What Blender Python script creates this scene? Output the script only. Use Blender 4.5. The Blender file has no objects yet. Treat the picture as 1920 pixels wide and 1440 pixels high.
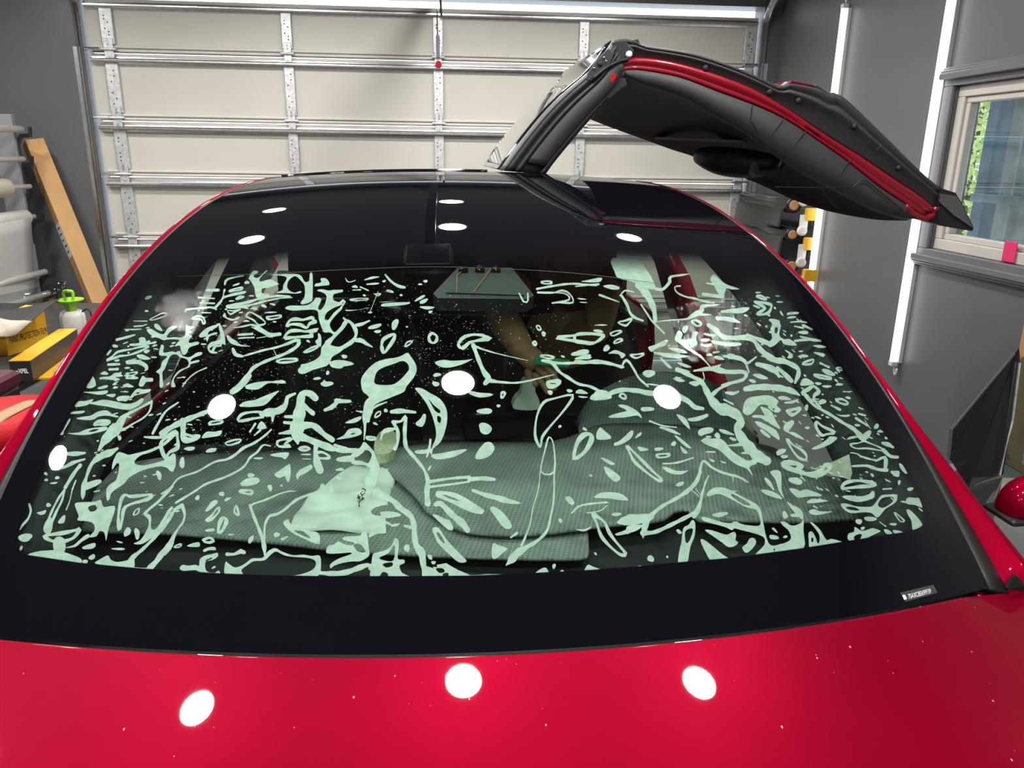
import bpy, bmesh, math, random
import numpy as np
from mathutils import Vector, Matrix
from mathutils.geometry import tessellate_polygon
random.seed(7)
rng = np.random.default_rng(11)
R = math.radians
scene = bpy.context.scene
COL = scene.collection

# ------------------------------------------------------------------ camera
F = 1450.0; TH = R(16.5); RO = R(0.85); CZ = 1.70
FW = np.array([0, math.cos(TH), -math.sin(TH)])
UP0 = np.array([0, math.sin(TH), math.cos(TH)]); RT0 = np.array([1.0, 0, 0])
RT = math.cos(RO) * RT0 + math.sin(RO) * UP0
UP = math.cos(RO) * UP0 - math.sin(RO) * RT0
CAM = np.array([0, 0, CZ])
cd = bpy.data.cameras.new('camera'); cam = bpy.data.objects.new('camera', cd); COL.objects.link(cam)
cd.sensor_width = 36.0; cd.lens = F * 36.0 / 1920.0; cd.clip_start = 0.02; cd.clip_end = 60
cam.matrix_world = Matrix(((RT[0], UP[0], -FW[0], CAM[0]), (RT[1], UP[1], -FW[1], CAM[1]), (RT[2], UP[2], -FW[2], CAM[2]), (0, 0, 0, 1)))
scene.camera = cam
# ------------------------------------------------------------------ world, exposure
W = bpy.data.worlds.new('world'); scene.world = W; W.use_nodes = True
W.node_tree.nodes['Background'].inputs[0].default_value = (0.80, 0.90, 1.0, 1)
W.node_tree.nodes['Background'].inputs[1].default_value = 2.8
vs = scene.view_settings
vs.view_transform = 'Standard'; vs.look = 'None'; vs.gamma = 1.0; vs.use_curve_mapping = False
vs.exposure = 0.0
cy_ = scene.cycles; cy_.use_adaptive_sampling = True; cy_.adaptive_threshold = .025
cy_.max_bounces = 7; cy_.diffuse_bounces = 3; cy_.glossy_bounces = 4; cy_.transmission_bounces = 4; cy_.transparent_max_bounces = 10
cy_.caustics_reflective = False; cy_.caustics_refractive = False; cy_.sample_clamp_indirect = 6.0
LAMP = 310.0      # radiance of the ceiling downlights
TUBE = 3.2       # radiance of the wall tubes

# ------------------------------------------------------------------ frames
PSR = R(4.8)                                     # the room is turned by this against the camera
PSC = R(5.655); CX = 0.0049; CY = 0.8741         # the car: turn, and the middle of the glass foot
def rot(p, a):
    p = np.asarray(p, float); c, s = math.cos(a), math.sin(a)
    return np.stack([p[..., 0] * c - p[..., 1] * s, p[..., 0] * s + p[..., 1] * c, p[..., 2]], -1)
def ROOM(p): return rot(p, PSR)
def CAR(p): return rot(p, PSC) + np.array([CX, CY, 0])
def unroom(p): return rot(p, -PSR)
def uncar(p): return rot(np.asarray(p, float) - np.array([CX, CY, 0]), -PSC)
def ray(px, py):
    d = FW * F + RT * (px - 960) + UP * (720 - py); return d / np.linalg.norm(d)
def room_y(px, py, Y):                           # point seen at a pixel on the room plane y = Y, in room coordinates
    d = rot(ray(px, py), -PSR); o = rot(CAM, -PSR); return o + d * ((Y - o[1]) / d[1])
def room_x(px, py, X):
    d = rot(ray(px, py), -PSR); o = rot(CAM, -PSR); return o + d * ((X - o[0]) / d[0])
def room_z(px, py, Z):
    d = rot(ray(px, py), -PSR); o = rot(CAM, -PSR); return o + d * ((Z - o[2]) / d[2])
def car_y(px, py, Y):
    d = rot(ray(px, py), -PSC); o = uncar(CAM); return o + d * ((Y - o[1]) / d[1])
def car_z(px, py, Z):
    d = rot(ray(px, py), -PSC); o = uncar(CAM); return o + d * ((Z - o[2]) / d[2])
def proj(P):
    d = np.asarray(P) - CAM; z = d @ FW
    return np.stack([960 + F * (d @ RT) / z, 720 - F * (d @ UP) / z], -1)

# ------------------------------------------------------------------ materials
MATS = {}
def mat(name, col, rough=0.5, metal=0.0, var=0.06, scale=8.0, coat=0.0, bump=0.0, bscale=60.0, spec=0.5, sheen=0.0):
    if name in MATS: return MATS[name]
    m = bpy.data.materials.new(name); m.use_nodes = True; MATS[name] = m
    nt = m.node_tree; b = nt.nodes['Principled BSDF']
    b.inputs['Roughness'].default_value = rough; b.inputs['Metallic'].default_value = metal
    b.inputs['Specular IOR Level'].default_value = spec
    b.inputs['Coat Weight'].default_value = coat; b.inputs['Coat Roughness'].default_value = 0.02
    tc = nt.nodes.new('ShaderNodeTexCoord'); nz = nt.nodes.new('ShaderNodeTexNoise')
    nz.inputs['Scale'].default_value = scale; nz.inputs['Detail'].default_value = 4
    nt.links.new(tc.outputs['Object'], nz.inputs['Vector'])
    rp = nt.nodes.new('ShaderNodeValToRGB')
    c = np.array(col[:3])
    rp.color_ramp.elements[0].position = 0.3; rp.color_ramp.elements[1].position = 0.7
    rp.color_ramp.elements[0].color = (*np.clip(c * (1 - var), 0, 1), 1)
    rp.color_ramp.elements[1].color = (*np.clip(c * (1 + var), 0, 1), 1)
    nt.links.new(nz.outputs['Fac'], rp.inputs['Fac']); nt.links.new(rp.outputs['Color'], b.inputs['Base Color'])
    if bump > 0:
        n2 = nt.nodes.new('ShaderNodeTexNoise'); n2.inputs['Scale'].default_value = bscale; n2.inputs['Detail'].default_value = 5
        bp = nt.nodes.new('ShaderNodeBump'); bp.inputs['Strength'].default_value = bump; bp.inputs['Distance'].default_value = 0.01
        nt.links.new(tc.outputs['Object'], n2.inputs['Vector']); nt.links.new(n2.outputs['Fac'], bp.inputs['Height'])
        nt.links.new(bp.outputs['Normal'], b.inputs['Normal'])
    return m
def emit(name, col, strength):
    m = bpy.data.materials.new(name); m.use_nodes = True; MATS[name] = m
    nt = m.node_tree; nt.nodes.clear()
    e = nt.nodes.new('ShaderNodeEmission'); o = nt.nodes.new('ShaderNodeOutputMaterial')
    e.inputs[0].default_value = (*col, 1); e.inputs[1].default_value = strength
    nt.links.new(e.outputs[0], o.inputs[0]); return m
def two_sided_ior(nt, fr, ior):                 # a thin pane reflects alike from both faces
    ge = nt.nodes.new('ShaderNodeNewGeometry'); mr = nt.nodes.new('ShaderNodeMapRange')
    mr.inputs[3].default_value = ior; mr.inputs[4].default_value = 1 / ior
    nt.links.new(ge.outputs['Backfacing'], mr.inputs[0]); nt.links.new(mr.outputs[0], fr.inputs[0])
def thin_glass(name, tint, ior=1.5, rough=0.0):
    m = bpy.data.materials.new(name); m.use_nodes = True; MATS[name] = m
    nt = m.node_tree; nt.nodes.clear()
    t = nt.nodes.new('ShaderNodeBsdfTransparent'); g = nt.nodes.new('ShaderNodeBsdfGlossy')
    fr = nt.nodes.new('ShaderNodeFresnel'); mx = nt.nodes.new('ShaderNodeMixShader'); o = nt.nodes.new('ShaderNodeOutputMaterial')
    t.inputs[0].default_value = (*tint, 1); g.inputs['Roughness'].default_value = rough; fr.inputs[0].default_value = ior
    two_sided_ior(nt, fr, ior)
    nt.links.new(fr.outputs[0], mx.inputs[0]); nt.links.new(t.outputs[0], mx.inputs[1]); nt.links.new(g.outputs[0], mx.inputs[2])
    nt.links.new(mx.outputs[0], o.inputs[0]); return m

M_wall = mat('grey_wall_paint', (.122, .122, .127), .42, var=.05, scale=2.5, bump=.04, bscale=90)
M_ceil = mat('dark_ceiling_paint', (.30, .30, .315), .7, var=.05, scale=2)
M_floor = mat('concrete_floor', (.22, .22, .215), .35, var=.15, scale=3)
M_beige = mat('door_panel_paint', (.60, .58, .525), .5, var=.03, scale=3)
M_rail = mat('door_rail_paint', (.66, .63, .58), .45, var=.03)
M_zinc = mat('galvanised_steel', (.72, .72, .72), .28, 1.0, var=.12, scale=30, bump=.05, bscale=120)
M_zincd = mat('galvanised_steel_dull', (.66, .67, .68), .5, .7, var=.18, scale=45)
M_red = mat('red_car_paint', (.235, .0010, .0155), .42, .42, var=.11, scale=3, coat=.40, spec=.0)
M_redj = mat('red_jamb_paint', (.34, .004, .022), .35, .2, var=.06, scale=8, coat=.8)
M_black = mat('black_plastic', (.018, .018, .020), .5, var=.12, scale=40)
M_gblack = mat('gloss_black', (.006, .006, .008), .06, var=.1, coat=1.0)
M_trim = mat('charcoal_trim', (.040, .041, .042), .55, var=.08, scale=60, bump=.05, bscale=400)
M_trim2 = mat('dark_door_lining', (.017, .017, .019), .7, var=.15, scale=50)
M_rubber = mat('rubber_seal', (.012, .012, .012), .45, var=.1)
M_card = mat('cardboard', (.47, .27, .115), .8, var=.07, scale=6, bump=.05)
M_white = mat('white_plastic', (.72, .72, .70), .45, var=.04)
M_whited = mat('white_pipe', (.78, .76, .73), .4, var=.08, scale=12)
M_cream = mat('cream_roll', (.62, .58, .46), .5, var=.04)
M_green = mat('lime_plastic', (.30, .66, .02), .35, var=.08)
M_yellow = mat('yellow_box_print', (.78, .42, .02), .5, var=.06)
M_boxblk = mat('black_box_print', (.02, .02, .022), .4, var=.1)
M_ink = mat('black_ink', (.02, .015, .01), .6, var=.05)
M_inkw = mat('white_ink', (.85, .85, .85), .6, var=.03)
M_stool = mat('red_vinyl', (.46, .006, .012), .5, var=.08, bump=.05, spec=.15)
M_tape = mat('masking_tape', (.42, .27, .14), .7, var=.1)
M_chrome = mat('chrome', (.75, .75, .75), .12, 1.0, var=.05)
M_towel = mat('waffle_towel', (.42, .45, .43), .95, var=.10, scale=25)
M_paper = mat('white_paper', (.93, .94, .93), .8, var=.03, scale=12, bump=.08, bscale=40)
M_sponge = mat('yellow_sponge', (.85, .82, .58), .95, var=.2, scale=120)
M_dash = mat('black_dash', (.012, .012, .014), .7, var=.15, scale=60)
M_seat = mat('dark_leather', (.030, .026, .024), .5, var=.1, scale=20)
M_skin = mat('skin', (.42, .22, .12), .5, var=.10, scale=14)
M_shirt = mat('black_shirt', (.010, .010, .012), .9, var=.2, scale=30)
M_hair = mat('dark_hair', (.010, .008, .007), .6, var=.2, scale=50)
M_roll = mat('black_film_roll', (.012, .012, .013), .30, var=.15, scale=5, coat=.25)
M_wframe = mat('vinyl_window_frame', (.58, .55, .51), .4, var=.03)
M_pink = mat('pink_sticky_note', (.80, .03, .16), .6, var=.04)
M_maroon = mat('maroon_lid', (.075, .005, .016), .6, var=.08)
M_bluewall = mat('weathered_fence_board', (.50, .55, .56), .8, var=.35, scale=7)
M_blue = mat('blue_fence_board', (.26, .40, .50), .8, var=.25, scale=7)
M_leaf = mat('yellow_green_leaf', (.42, .50, .16), .6, var=.3, scale=9)  # plain yellow green, varied by noise
M_bench = mat('dark_bench_top', (.05, .045, .042), .6, var=.2, scale=10)
M_fabric = mat('beige_cloth', (.50, .44, .36), .9, var=.12, scale=20, bump=.1)
M_tablecover = mat('grey_cover', (.30, .30, .31), .7, var=.06)
M_clear = thin_glass('clear_plastic', (.82, .84, .84), 1.45, .08)
M_tintglass = thin_glass('dark_side_glass', (.16, .18, .21), 1.5)
M_greenglass = thin_glass('green_edge_glass', (.55, .66, .62), 1.5)
M_winglass = thin_glass('window_glass', (.92, .96, .95), 1.45)
M_lamp = emit('lamp_diffuser', (1.0, .975, .93), LAMP)
M_tube = emit('led_tube', (1.0, .98, .94), TUBE)
M_led = emit('red_indicator', (1.0, .08, .05), 2.0)

# ------------------------------------------------------------------ mesh helpers
class MB:
    def __init__(s): s.v = []; s.f = []; s.mi = []; s.cur = 0
    def add(s, vs, fs):
        o = len(s.v); s.v += [tuple(map(float, p)) for p in vs]
        for f in fs: s.f.append(tuple(i + o for i in f)); s.mi.append(s.cur)
        return s
    def box(s, lo, hi):
        (a, b, c), (d, e, f) = lo, hi
        return s.add([(a, b, c), (d, b, c), (d, e, c), (a, e, c), (a, b, f), (d, b, f), (d, e, f), (a, e, f)],
                     [(0, 3, 2, 1), (4, 5, 6, 7), (0, 1, 5, 4), (1, 2, 6, 5), (2, 3, 7, 6), (3, 0, 4, 7)])
    def cbox(s, lo, hi, ch=.004):               # box with chamfered vertical and horizontal edges
        (a, b, c), (d, e, f) = lo, hi
        ring = lambda z, k: [(a + k, b, z), (d - k, b, z), (d, b + k, z), (d, e - k, z), (d - k, e, z), (a + k, e, z), (a, e - k, z), (a, b + k, z)]
        def inset(z, k): return [(a + k + ch, b + k, z), (d - k - ch, b + k, z), (d - k, b + k + ch, z), (d - k, e - k - ch, z), (d - k - ch, e - k, z), (a + k + ch, e - k, z), (a + k, e - k - ch, z), (a + k, b + k + ch, z)]
        rs = [inset(c, ch), inset(c + ch, 0), inset(f - ch, 0), inset(f, ch)]
        return s.rings(rs, True)
    def rings(s, rs, cap=False, close=True):
        n = len(rs[0]); vs = [p for r in rs for p in r]; fs = []
        m = n if close else n - 1
        for i in range(len(rs) - 1):
            for j in range(m):
                k = (j + 1) % n; fs.append((i * n + j, i * n + k, (i + 1) * n + k, (i + 1) * n + j))
        if cap: fs.append(tuple(range(n))[::-1]); fs.append(tuple((len(rs) - 1) * n + i for i in range(n)))
        return s.add(vs, fs)
    def tube(s, pts, r, n=12, cap=True):
        pts = [np.asarray(p, float) for p in pts]; rs = []
        rad = r if hasattr(r, '__len__') else [r] * len(pts)
        up = np.array([0, 0, 1.0])
        for i, p in enumerate(pts):
            t = pts[min(i + 1, len(pts) - 1)] - pts[max(i - 1, 0)]; t /= np.linalg.norm(t) + 1e-12
            u = up if abs(t @ up) < .95 else np.array([1.0, 0, 0])
            a = np.cross(t, u); a /= np.linalg.norm(a); b = np.cross(a, t)
            rs.append([p + rad[i] * (math.cos(q) * a + math.sin(q) * b) for q in [2 * math.pi * k / n for k in range(n)]])
        return s.rings(rs, cap)
    def bar(s, a, b, w, h, up=(0, 0, 1)):
        a = np.asarray(a, float); b = np.asarray(b, float); t = b - a; t /= np.linalg.norm(t)
        x = np.cross(t, up); x /= np.linalg.norm(x); y = np.cross(x, t)
        return s.rings([[p + x * w / 2 * i + y * h / 2 * j for i, j in ((-1, -1), (1, -1), (1, 1), (-1, 1))] for p in (a, b)], True)
    def lathe(s, prof, c=(0, 0, 0), n=24, axis='z'):
        rs = []
        for r, z in prof:
            rr = []
            for k in range(n):
                q = 2 * math.pi * k / n; x, y = r * math.cos(q), r * math.sin(q)
                p = (x, y, z) if axis == 'z' else ((z, x, y) if axis == 'x' else (x, z, -y))
                rr.append((p[0] + c[0], p[1] + c[1], p[2] + c[2]))
            rs.append(rr)
        return s.rings(rs, True)
    def prism(s, poly, vec):                    # any planar outline pushed along vec
        n = len(poly); poly = [np.asarray(p, float) for p in poly]; vec = np.asarray(vec, float)
        tri = tessellate_polygon([[Vector(p) for p in poly]])
        vs = poly + [p + vec for p in poly]
        fs = [tuple(t) for t in tri] + [tuple(i + n for i in t[::-1]) for t in tri]
        fs += [(i, (i + 1) % n, (i + 1) % n + n, i + n) for i in range(n)]
        return s.add(vs, fs)
    def grid(s, fn, nu, nv):
        vs = [fn(i / nu, j / nv) for j in range(nv + 1) for i in range(nu + 1)]
        fs = [(j * (nu + 1) + i, j * (nu + 1) + i + 1, (j + 1) * (nu + 1) + i + 1, (j + 1) * (nu + 1) + i) for j in range(nv) for i in range(nu)]
        return s.add(vs, fs)
    def build(s, name, m, parent=None, frame=None, smooth=False, solid=0.0, bevel=0.0):
        V = np.array(s.v)
        if frame is not None: V = frame(V)
        off = np.array(parent['_o']) if (parent is not None and '_o' in parent) else np.zeros(3)
        me = bpy.data.meshes.new(name); me.from_pydata((V - off).tolist(), [], s.f)
        bm = bmesh.new(); bm.from_mesh(me); bmesh.ops.remove_doubles(bm, verts=bm.verts, dist=1e-6) if len(V) < 60000 else None
        bmesh.ops.recalc_face_normals(bm, faces=bm.faces); bm.to_mesh(me); bm.free()
        ms = m if isinstance(m, (list, tuple)) else [m]
        for x in ms: me.materials.append(x)
        if len(ms) > 1 and len(me.polygons) == len(s.mi):
            for p, i in zip(me.polygons, s.mi): p.material_index = i
        if smooth:
            for p in me.polygons: p.use_smooth = True
        o = bpy.data.objects.new(name, me); COL.objects.link(o)
        if solid:
            md = o.modifiers.new('solid', 'SOLIDIFY'); md.thickness = solid; md.offset = 0
        if bevel:
            md = o.modifiers.new('bevel', 'BEVEL'); md.width = bevel; md.segments = 2; md.limit_method = 'ANGLE'
        if parent is not None:
            o.parent = parent
        o['_o'] = off.tolist()
        return o
def thing(name, label, cat, loc=(0, 0, 0), group=None, kind=None):
    o = bpy.data.objects.new(name, None); COL.objects.link(o); o.location = loc; o['_o'] = list(map(float, loc))
    o.empty_display_size = .1
    tag(o, label, cat, group, kind); return o
def tag(o, label=None, cat=None, group=None, kind=None):
    if label: o['label'] = label
    if cat: o['category'] = cat
    if group: o['group'] = group
    if kind: o['kind'] = kind
    return o
def struct(o, label=None):
    o['kind'] = 'structure'
    if label: o['label'] = label
    return o
def copy_tree(o, parent=None):
    c = o.copy(); COL.objects.link(c); c.parent = parent
    for ch in o.children: copy_tree(ch, c)
    return c
def spline(pts, n):                             # Catmull-Rom resample of an open polyline, by length
    P = np.asarray(pts, float); d = np.r_[0, np.cumsum(np.linalg.norm(np.diff(P, axis=0), axis=1))]
    Q = np.vstack([2 * P[0] - P[1], P, 2 * P[-1] - P[-2]]); out = []
    for t in np.linspace(0, d[-1], n):
        i = min(max(np.searchsorted(d, t, 'right') - 1, 0), len(P) - 2); u = (t - d[i]) / max(d[i + 1] - d[i], 1e-9)
        a, b, c, e = Q[i], Q[i + 1], Q[i + 2], Q[i + 3]
        out.append(.5 * (2 * b + (c - a) * u + (2 * a - 5 * b + 4 * c - e) * u * u + (3 * b - a - 3 * c + e) * u ** 3))
    return np.array(out)
def closed_spline(P, k=3):
    P = np.asarray(P, float); n = len(P); out = []
    for i in range(n):
        a, b, c, e = P[i - 1], P[i], P[(i + 1) % n], P[(i + 2) % n]
        for j in range(k):
            u = j / k; out.append(.5 * (2 * b + (c - a) * u + (2 * a - 5 * b + 4 * c - e) * u * u + (3 * b - a - 3 * c + e) * u ** 3))
    return np.array(out)
def text_on(txt, name, m, parent, org, xdir, ydir, size, depth=.0006, bold=0.0):
    """lettering as a flat mesh laid on a surface: org = lower left corner, xdir / ydir in world"""
    cu = bpy.data.curves.new(name, 'FONT'); cu.body = txt; cu.size = 1.0; cu.offset = bold
    ob = bpy.data.objects.new(name, cu); COL.objects.link(ob); bpy.context.view_layer.update()
    me = bpy.data.meshes.new_from_object(ob.evaluated_get(bpy.context.evaluated_depsgraph_get()))
    COL.objects.unlink(ob); bpy.data.objects.remove(ob)
    V = np.array([v.co[:] for v in me.vertices]); V = V - V.min(0)
    x = np.asarray(xdir, float); x /= np.linalg.norm(x); y = np.asarray(ydir, float); y /= np.linalg.norm(y)
    nrm = np.cross(x, y); off = np.array(parent['_o'])
    wid = V[:, 0].max()
    P = np.asarray(org) + np.outer(V[:, 0], x) * size[0] / wid + np.outer(V[:, 1], y) * size[1] / V[:, 1].max() + nrm * depth - off
    for v, p in zip(me.vertices, P): v.co = p
    me.name = name; me.materials.clear(); me.materials.append(m)
    o = bpy.data.objects.new(name, me); COL.objects.link(o); o.parent = parent; o['_o'] = off.tolist(); return o
# ================================================================== THE ROOM
DY = 6.3; XL = -3.62; XR = 2.56; ZC = 3.05; YB = -3.0
def slab(name, lo, hi, m): return struct(MB().box(lo, hi).build(name, m, None, ROOM))
slab('floor', (XL - .1, YB - .1, -.1), (XR + .1, DY + .5, 0), M_floor)
slab('ceiling', (XL - .1, YB - .1, ZC), (XR + .1, DY + .5, ZC + .1), M_ceil)
slab('wall_left', (XL - .1, YB, 0), (XL, DY + .4, ZC), M_wall)
slab('wall_front', (XL, YB - .1, 0), (XR, YB, ZC), M_wall)
# --- right wall with the window opening
wt = room_x(1771, 144, XR); wb = room_x(1723, 486, XR)
WY1 = (wt[1] + wb[1]) / 2 - .10; WY0 = WY1 - 1.15                     # opening along the wall (y falls towards the camera)
WZ1 = room_x(1800, 160, XR)[2]; WZ0 = room_x(1755, 468, XR)[2]
b = MB()
b.box((XR, YB, 0), (XR + .14, WY0, ZC)); b.box((XR, WY1, 0), (XR + .14, DY + .4, ZC))
b.box((XR, WY0, 0), (XR + .14, WY1, WZ0)); b.box((XR, WY0, WZ1), (XR + .14, WY1, ZC))
struct(b.build('wall_right', M_wall, None, ROOM))
# --- back wall around the garage door
def rowz(px, py): return room_y(px, py, DY)[2]
GX0 = room_y(200, 300, DY - .05)[0] - .07; GX1 = room_y(1398, 200, DY - .05)[0] + .08
ZT = rowz(1200, 6)
b = MB(); b.box((XL, DY, 0), (GX0 - .02, DY + .2, ZC)); b.box((GX1 + .02, DY, 0), (XR, DY + .2, ZC)); b.box((GX0 - .02, DY, ZT), (GX1 + .02, DY + .2, ZC))
struct(b.build('wall_back', M_wall, None, ROOM))

# --- sectional garage door
gd = thing('door_1', 'sectional garage door with beige panels and galvanised struts', 'garage door', ROOM((0, DY + .06, 0)).tolist(), kind='structure')
del gd['category']
zj = [rowz(880, 14), rowz(830, 113), rowz(823, 237), rowz(240, 332), rowz(248, 450)]
while zj[-1] > .5: zj.append(zj[-1] - .5)
zj.append(0.02)
sx = [room_y(p, q, DY)[0] for p, q in ((208, 150), (541, 150), (822, 150), (1094, 150), (1404, 150))]
yp = DY + .06
mesh_cache = {}
for i in range(len(zj) - 1):
    z1, z0 = zj[i], zj[i + 1]
    for k in range(4):
        a, c = (GX0 if k == 0 else sx[k]), (GX1 if k == 3 else sx[k + 1])
        MB().box((a + .001, yp, z0 + .004), (c - .001, yp + .04, z1 - .004)).build('panel', M_beige, gd, ROOM)
    # bottom rail: two rounded ridges
    r = MB()
    for q in (0.016, .043): r.rings([[(x, yp - .002, z0 + q - .012), (x, yp - .018, z0 + q - .008), (x, yp - .02, z0 + q), (x, yp - .018, z0 + q + .008), (x, yp - .002, z0 + q + .012)] for x in (GX0 + .03, GX1 - .03)], True)
    r.build('bottom_rail', M_rail, gd, ROOM)
    # strut: hat profile
    zs = z1 - .022
    hat = [(-.002, .0), (-.012, -.004), (-.014, -.014), (-.055, -.017), (-.06, -.024), (-.06, -.034), (-.055, -.041), (-.014, -.044), (-.012, -.054), (-.002, -.058)]
    MB().rings([[(x, yp + dy, zs + dz) for dy, dz in hat] for x in np.linspace(GX0 + .02, GX1 - .02, 14)], True).build('strut', M_zinc, gd, ROOM)
    for k, x in enumerate(sx):
        st = MB(); wd = .038 if 0 < k < 4 else .045
        st.cbox((x - wd, yp - .024, z0 + .055), (x + wd, yp - .001, z1 - .055), .004)
        so = st.build('stile', M_zincd, gd, ROOM)
        hb = MB()
        hz = z0 + .012
        hb.cbox((x - wd * .75, yp - .034, hz - .065), (x + wd * .75, yp - .026, hz + .085), .003)
        hb.tube([(x - wd - .01, yp - .036, hz + .01), (x + wd + .01, yp - .036, hz + .01)], .011, 10)
        for dz in (-.045, .045, .068): hb.lathe([(.010, 0), (.010, .006), (.006, .009)], (x, yp - .034, hz + dz), 8, 'y')
        hb.v = [(p[0], p[1], p[2]) for p in hb.v]
        hb.build('hinge', M_zincd, gd, ROOM)
        ho = MB()
        for q in np.linspace(z0 + .12, z1 - .12, 7)[[0, 1, 2, 4, 5, 6]]:
            ho.lathe([(.005, -.0005), (.005, .002)], (x + (.012 if int(q * 1000) % 2 else -.012), yp - .026, q), 8, 'y')
        ho.build('screw_hole', M_black, so, ROOM)
    for s_, x in ((-1, GX0), (1, GX1)):
        MB().tube([(x + s_ * .005, yp - .06, z0 + .022), (x - s_ * .10, yp - .06, z0 + .022)], .010, 8).build('roller_axle', M_chrome, gd, ROOM)
for s_, x in ((-1, GX0), (1, GX1)):
    a = x + s_ * .015
    t = MB()
    prof = [(0, 0), (s_ * .028, 0), (s_ * .034, -.006), (s_ * .034, -.05), (s_ * .02, -.056), (s_ * .02, -.05), (s_ * .028, -.045), (s_ * .028, -.006), (0, -.006)]
    pth = [(yp - .03, 0.0), (yp - .03, ZT - .22)] + [(yp - .03 - .30 + .30 * math.cos(q), ZT - .22 + .30 * math.sin(q)) for q in np.linspace(.2, 1.3, 7)]
    rings = []
    for i, (py_, pz_) in enumerate(pth):
        q = 0 if i < 2 else np.linspace(.2, 1.3, 7)[i - 2]
        rings.append([(a + u, py_ + v * math.cos(q), pz_ + v * math.sin(q)) for u, v in prof])
    t.rings(rings, True); t.build('door_track', M_zinc, gd, ROOM)
    MB().box((a + s_ * .02 if s_ > 0 else a + s_ * .07, yp - .062, 0), (a + s_ * .07 if s_ > 0 else a + s_ * .02, yp - .058, ZT - .4)).build('track_angle', M_zinc, gd, ROOM)
# black lift handle rod and its red cord knob on the middle stile
MB().tube([(sx[2] + .02, yp - .09, ZT + .02), (sx[2] + .028, yp - .09, zj[1] + .30)], .008, 8).build('lock_rod', M_black, gd, ROOM)
MB().tube([(sx[2] - .004, yp - .06, zj[0] - .02), (sx[2] - .002, yp - .065, zj[1] + .16)], .004, 6).build('pull_cord', M_maroon, gd, ROOM)
MB().tube([(sx[2], yp - .07, zj[1] + .17), (sx[2], yp - .07, zj[1] + .02)], .013, 10).build('cord_grip', mat('slate_grip', (.20, .21, .27), .5), gd, ROOM)
MB().lathe([(.001, -.03), (.022, -.03), (.024, -.01), (.018, 0)], (sx[2] + .002, yp - .06, zj[1] - .03), 12, 'y').build('cord_knob', M_stool, gd, ROOM)

# --- ceiling downlights
def make_lamp():
    r = thing('ceiling_downlight', '', 'light', (0, 0, 0))
    MB().lathe([(.088, -.001), (.112, -.001), (.112, -.012), (.090, -.016), (.086, -.010)], n=36).build('trim_ring', M_white, r, None, True)
    MB().add([(.088 * math.cos(t), .088 * math.sin(t), -.0105) for t in np.linspace(0, 2 * math.pi, 25)[:-1]], [tuple(range(24))]).build('diffuser', M_lamp, r)
    return r
lamp0 = make_lamp(); first = True
cols = [-2.67, -1.42, -.085, 1.11]; rows = [-1.78, 0.15, 2.08, 4.02, 5.72]  # first row is unseen, added to brighten the level surfaces in front
cn = ['outermost left', 'second left', 'middle', 'right']; rn = ['added unseen behind the photographer', 'above the car nose', 'above the windshield', 'above the rear seats', 'nearest the garage door']
for j, y in enumerate(rows):
    for i, x in enumerate(cols):
        o = lamp0 if first else copy_tree(lamp0); first = False
        if i == 0 and j == 4: x, y = -3.2, 5.0  # extra lamp off the grid, added to brighten the left back wall
        p = ROOM((x + .10, y, ZC)); o.location = p.tolist()
        o['label'] = f'round recessed ceiling downlight {rn[j]}, {cn[i]} column'; o['group'] = 'ceiling downlights'

# --- wall tubes on the right wall
def wall_tube(name_lbl, pa, pb, pend):
    a = room_x(*pa, XR - .05); bq = room_x(*pb, XR - .05); y = (a[1] + bq[1]) / 2; z1, z0 = min(a[2], ZC - .05), bq[2]
    o = ROOM((XR - .03, y, z0)).tolist()
    t = thing('led_tube_light', name_lbl, 'light', o, 'tube lights on the right wall')
    MB().tube([(XR - .04, y, z0), (XR - .04, y, z1)], .020, 14).build('tube', M_tube, t, ROOM, True)
    k = MB(); k.box((XR - .022, y - .02, z0 - .01), (XR - .001, y + .02, z1 + .005)); k.build('backplate', M_white, t, ROOM)
    MB().cbox((XR - .06, y - .018, z0 - .03), (XR - .02, y + .018, z0), .004).build('end_cap', M_white, t, ROOM); MB().cbox((XR - .06, y - .018, z1), (XR - .02, y + .018, min(z1 + .03, ZC - .004)), .004).build('end_cap', M_white, t, ROOM)
    q = [(XR - .03, y, z0 - .03), (XR - .03, y - .01, z0 - .07), (XR - .03, y - .025, z0 - .075), (XR - .03, y - .03, z0 - .04)] if pend == 'loop' else [(XR - .03, y, z1 + .03), (XR - .03, y + .02, z1 + .1), (XR - .03, y + .03, ZC - .01)]
    MB().tube(spline(q, 12), .006, 8).build('power_cord', M_white, t, ROOM, True)
wall_tube('vertical white tube light on right wall beside the black film rolls', (1577, 18), (1516, 560), 'cord')
wall_tube('vertical white tube light on right wall next to the window', (1770, 0), (1680, 680), 'loop')

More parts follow.
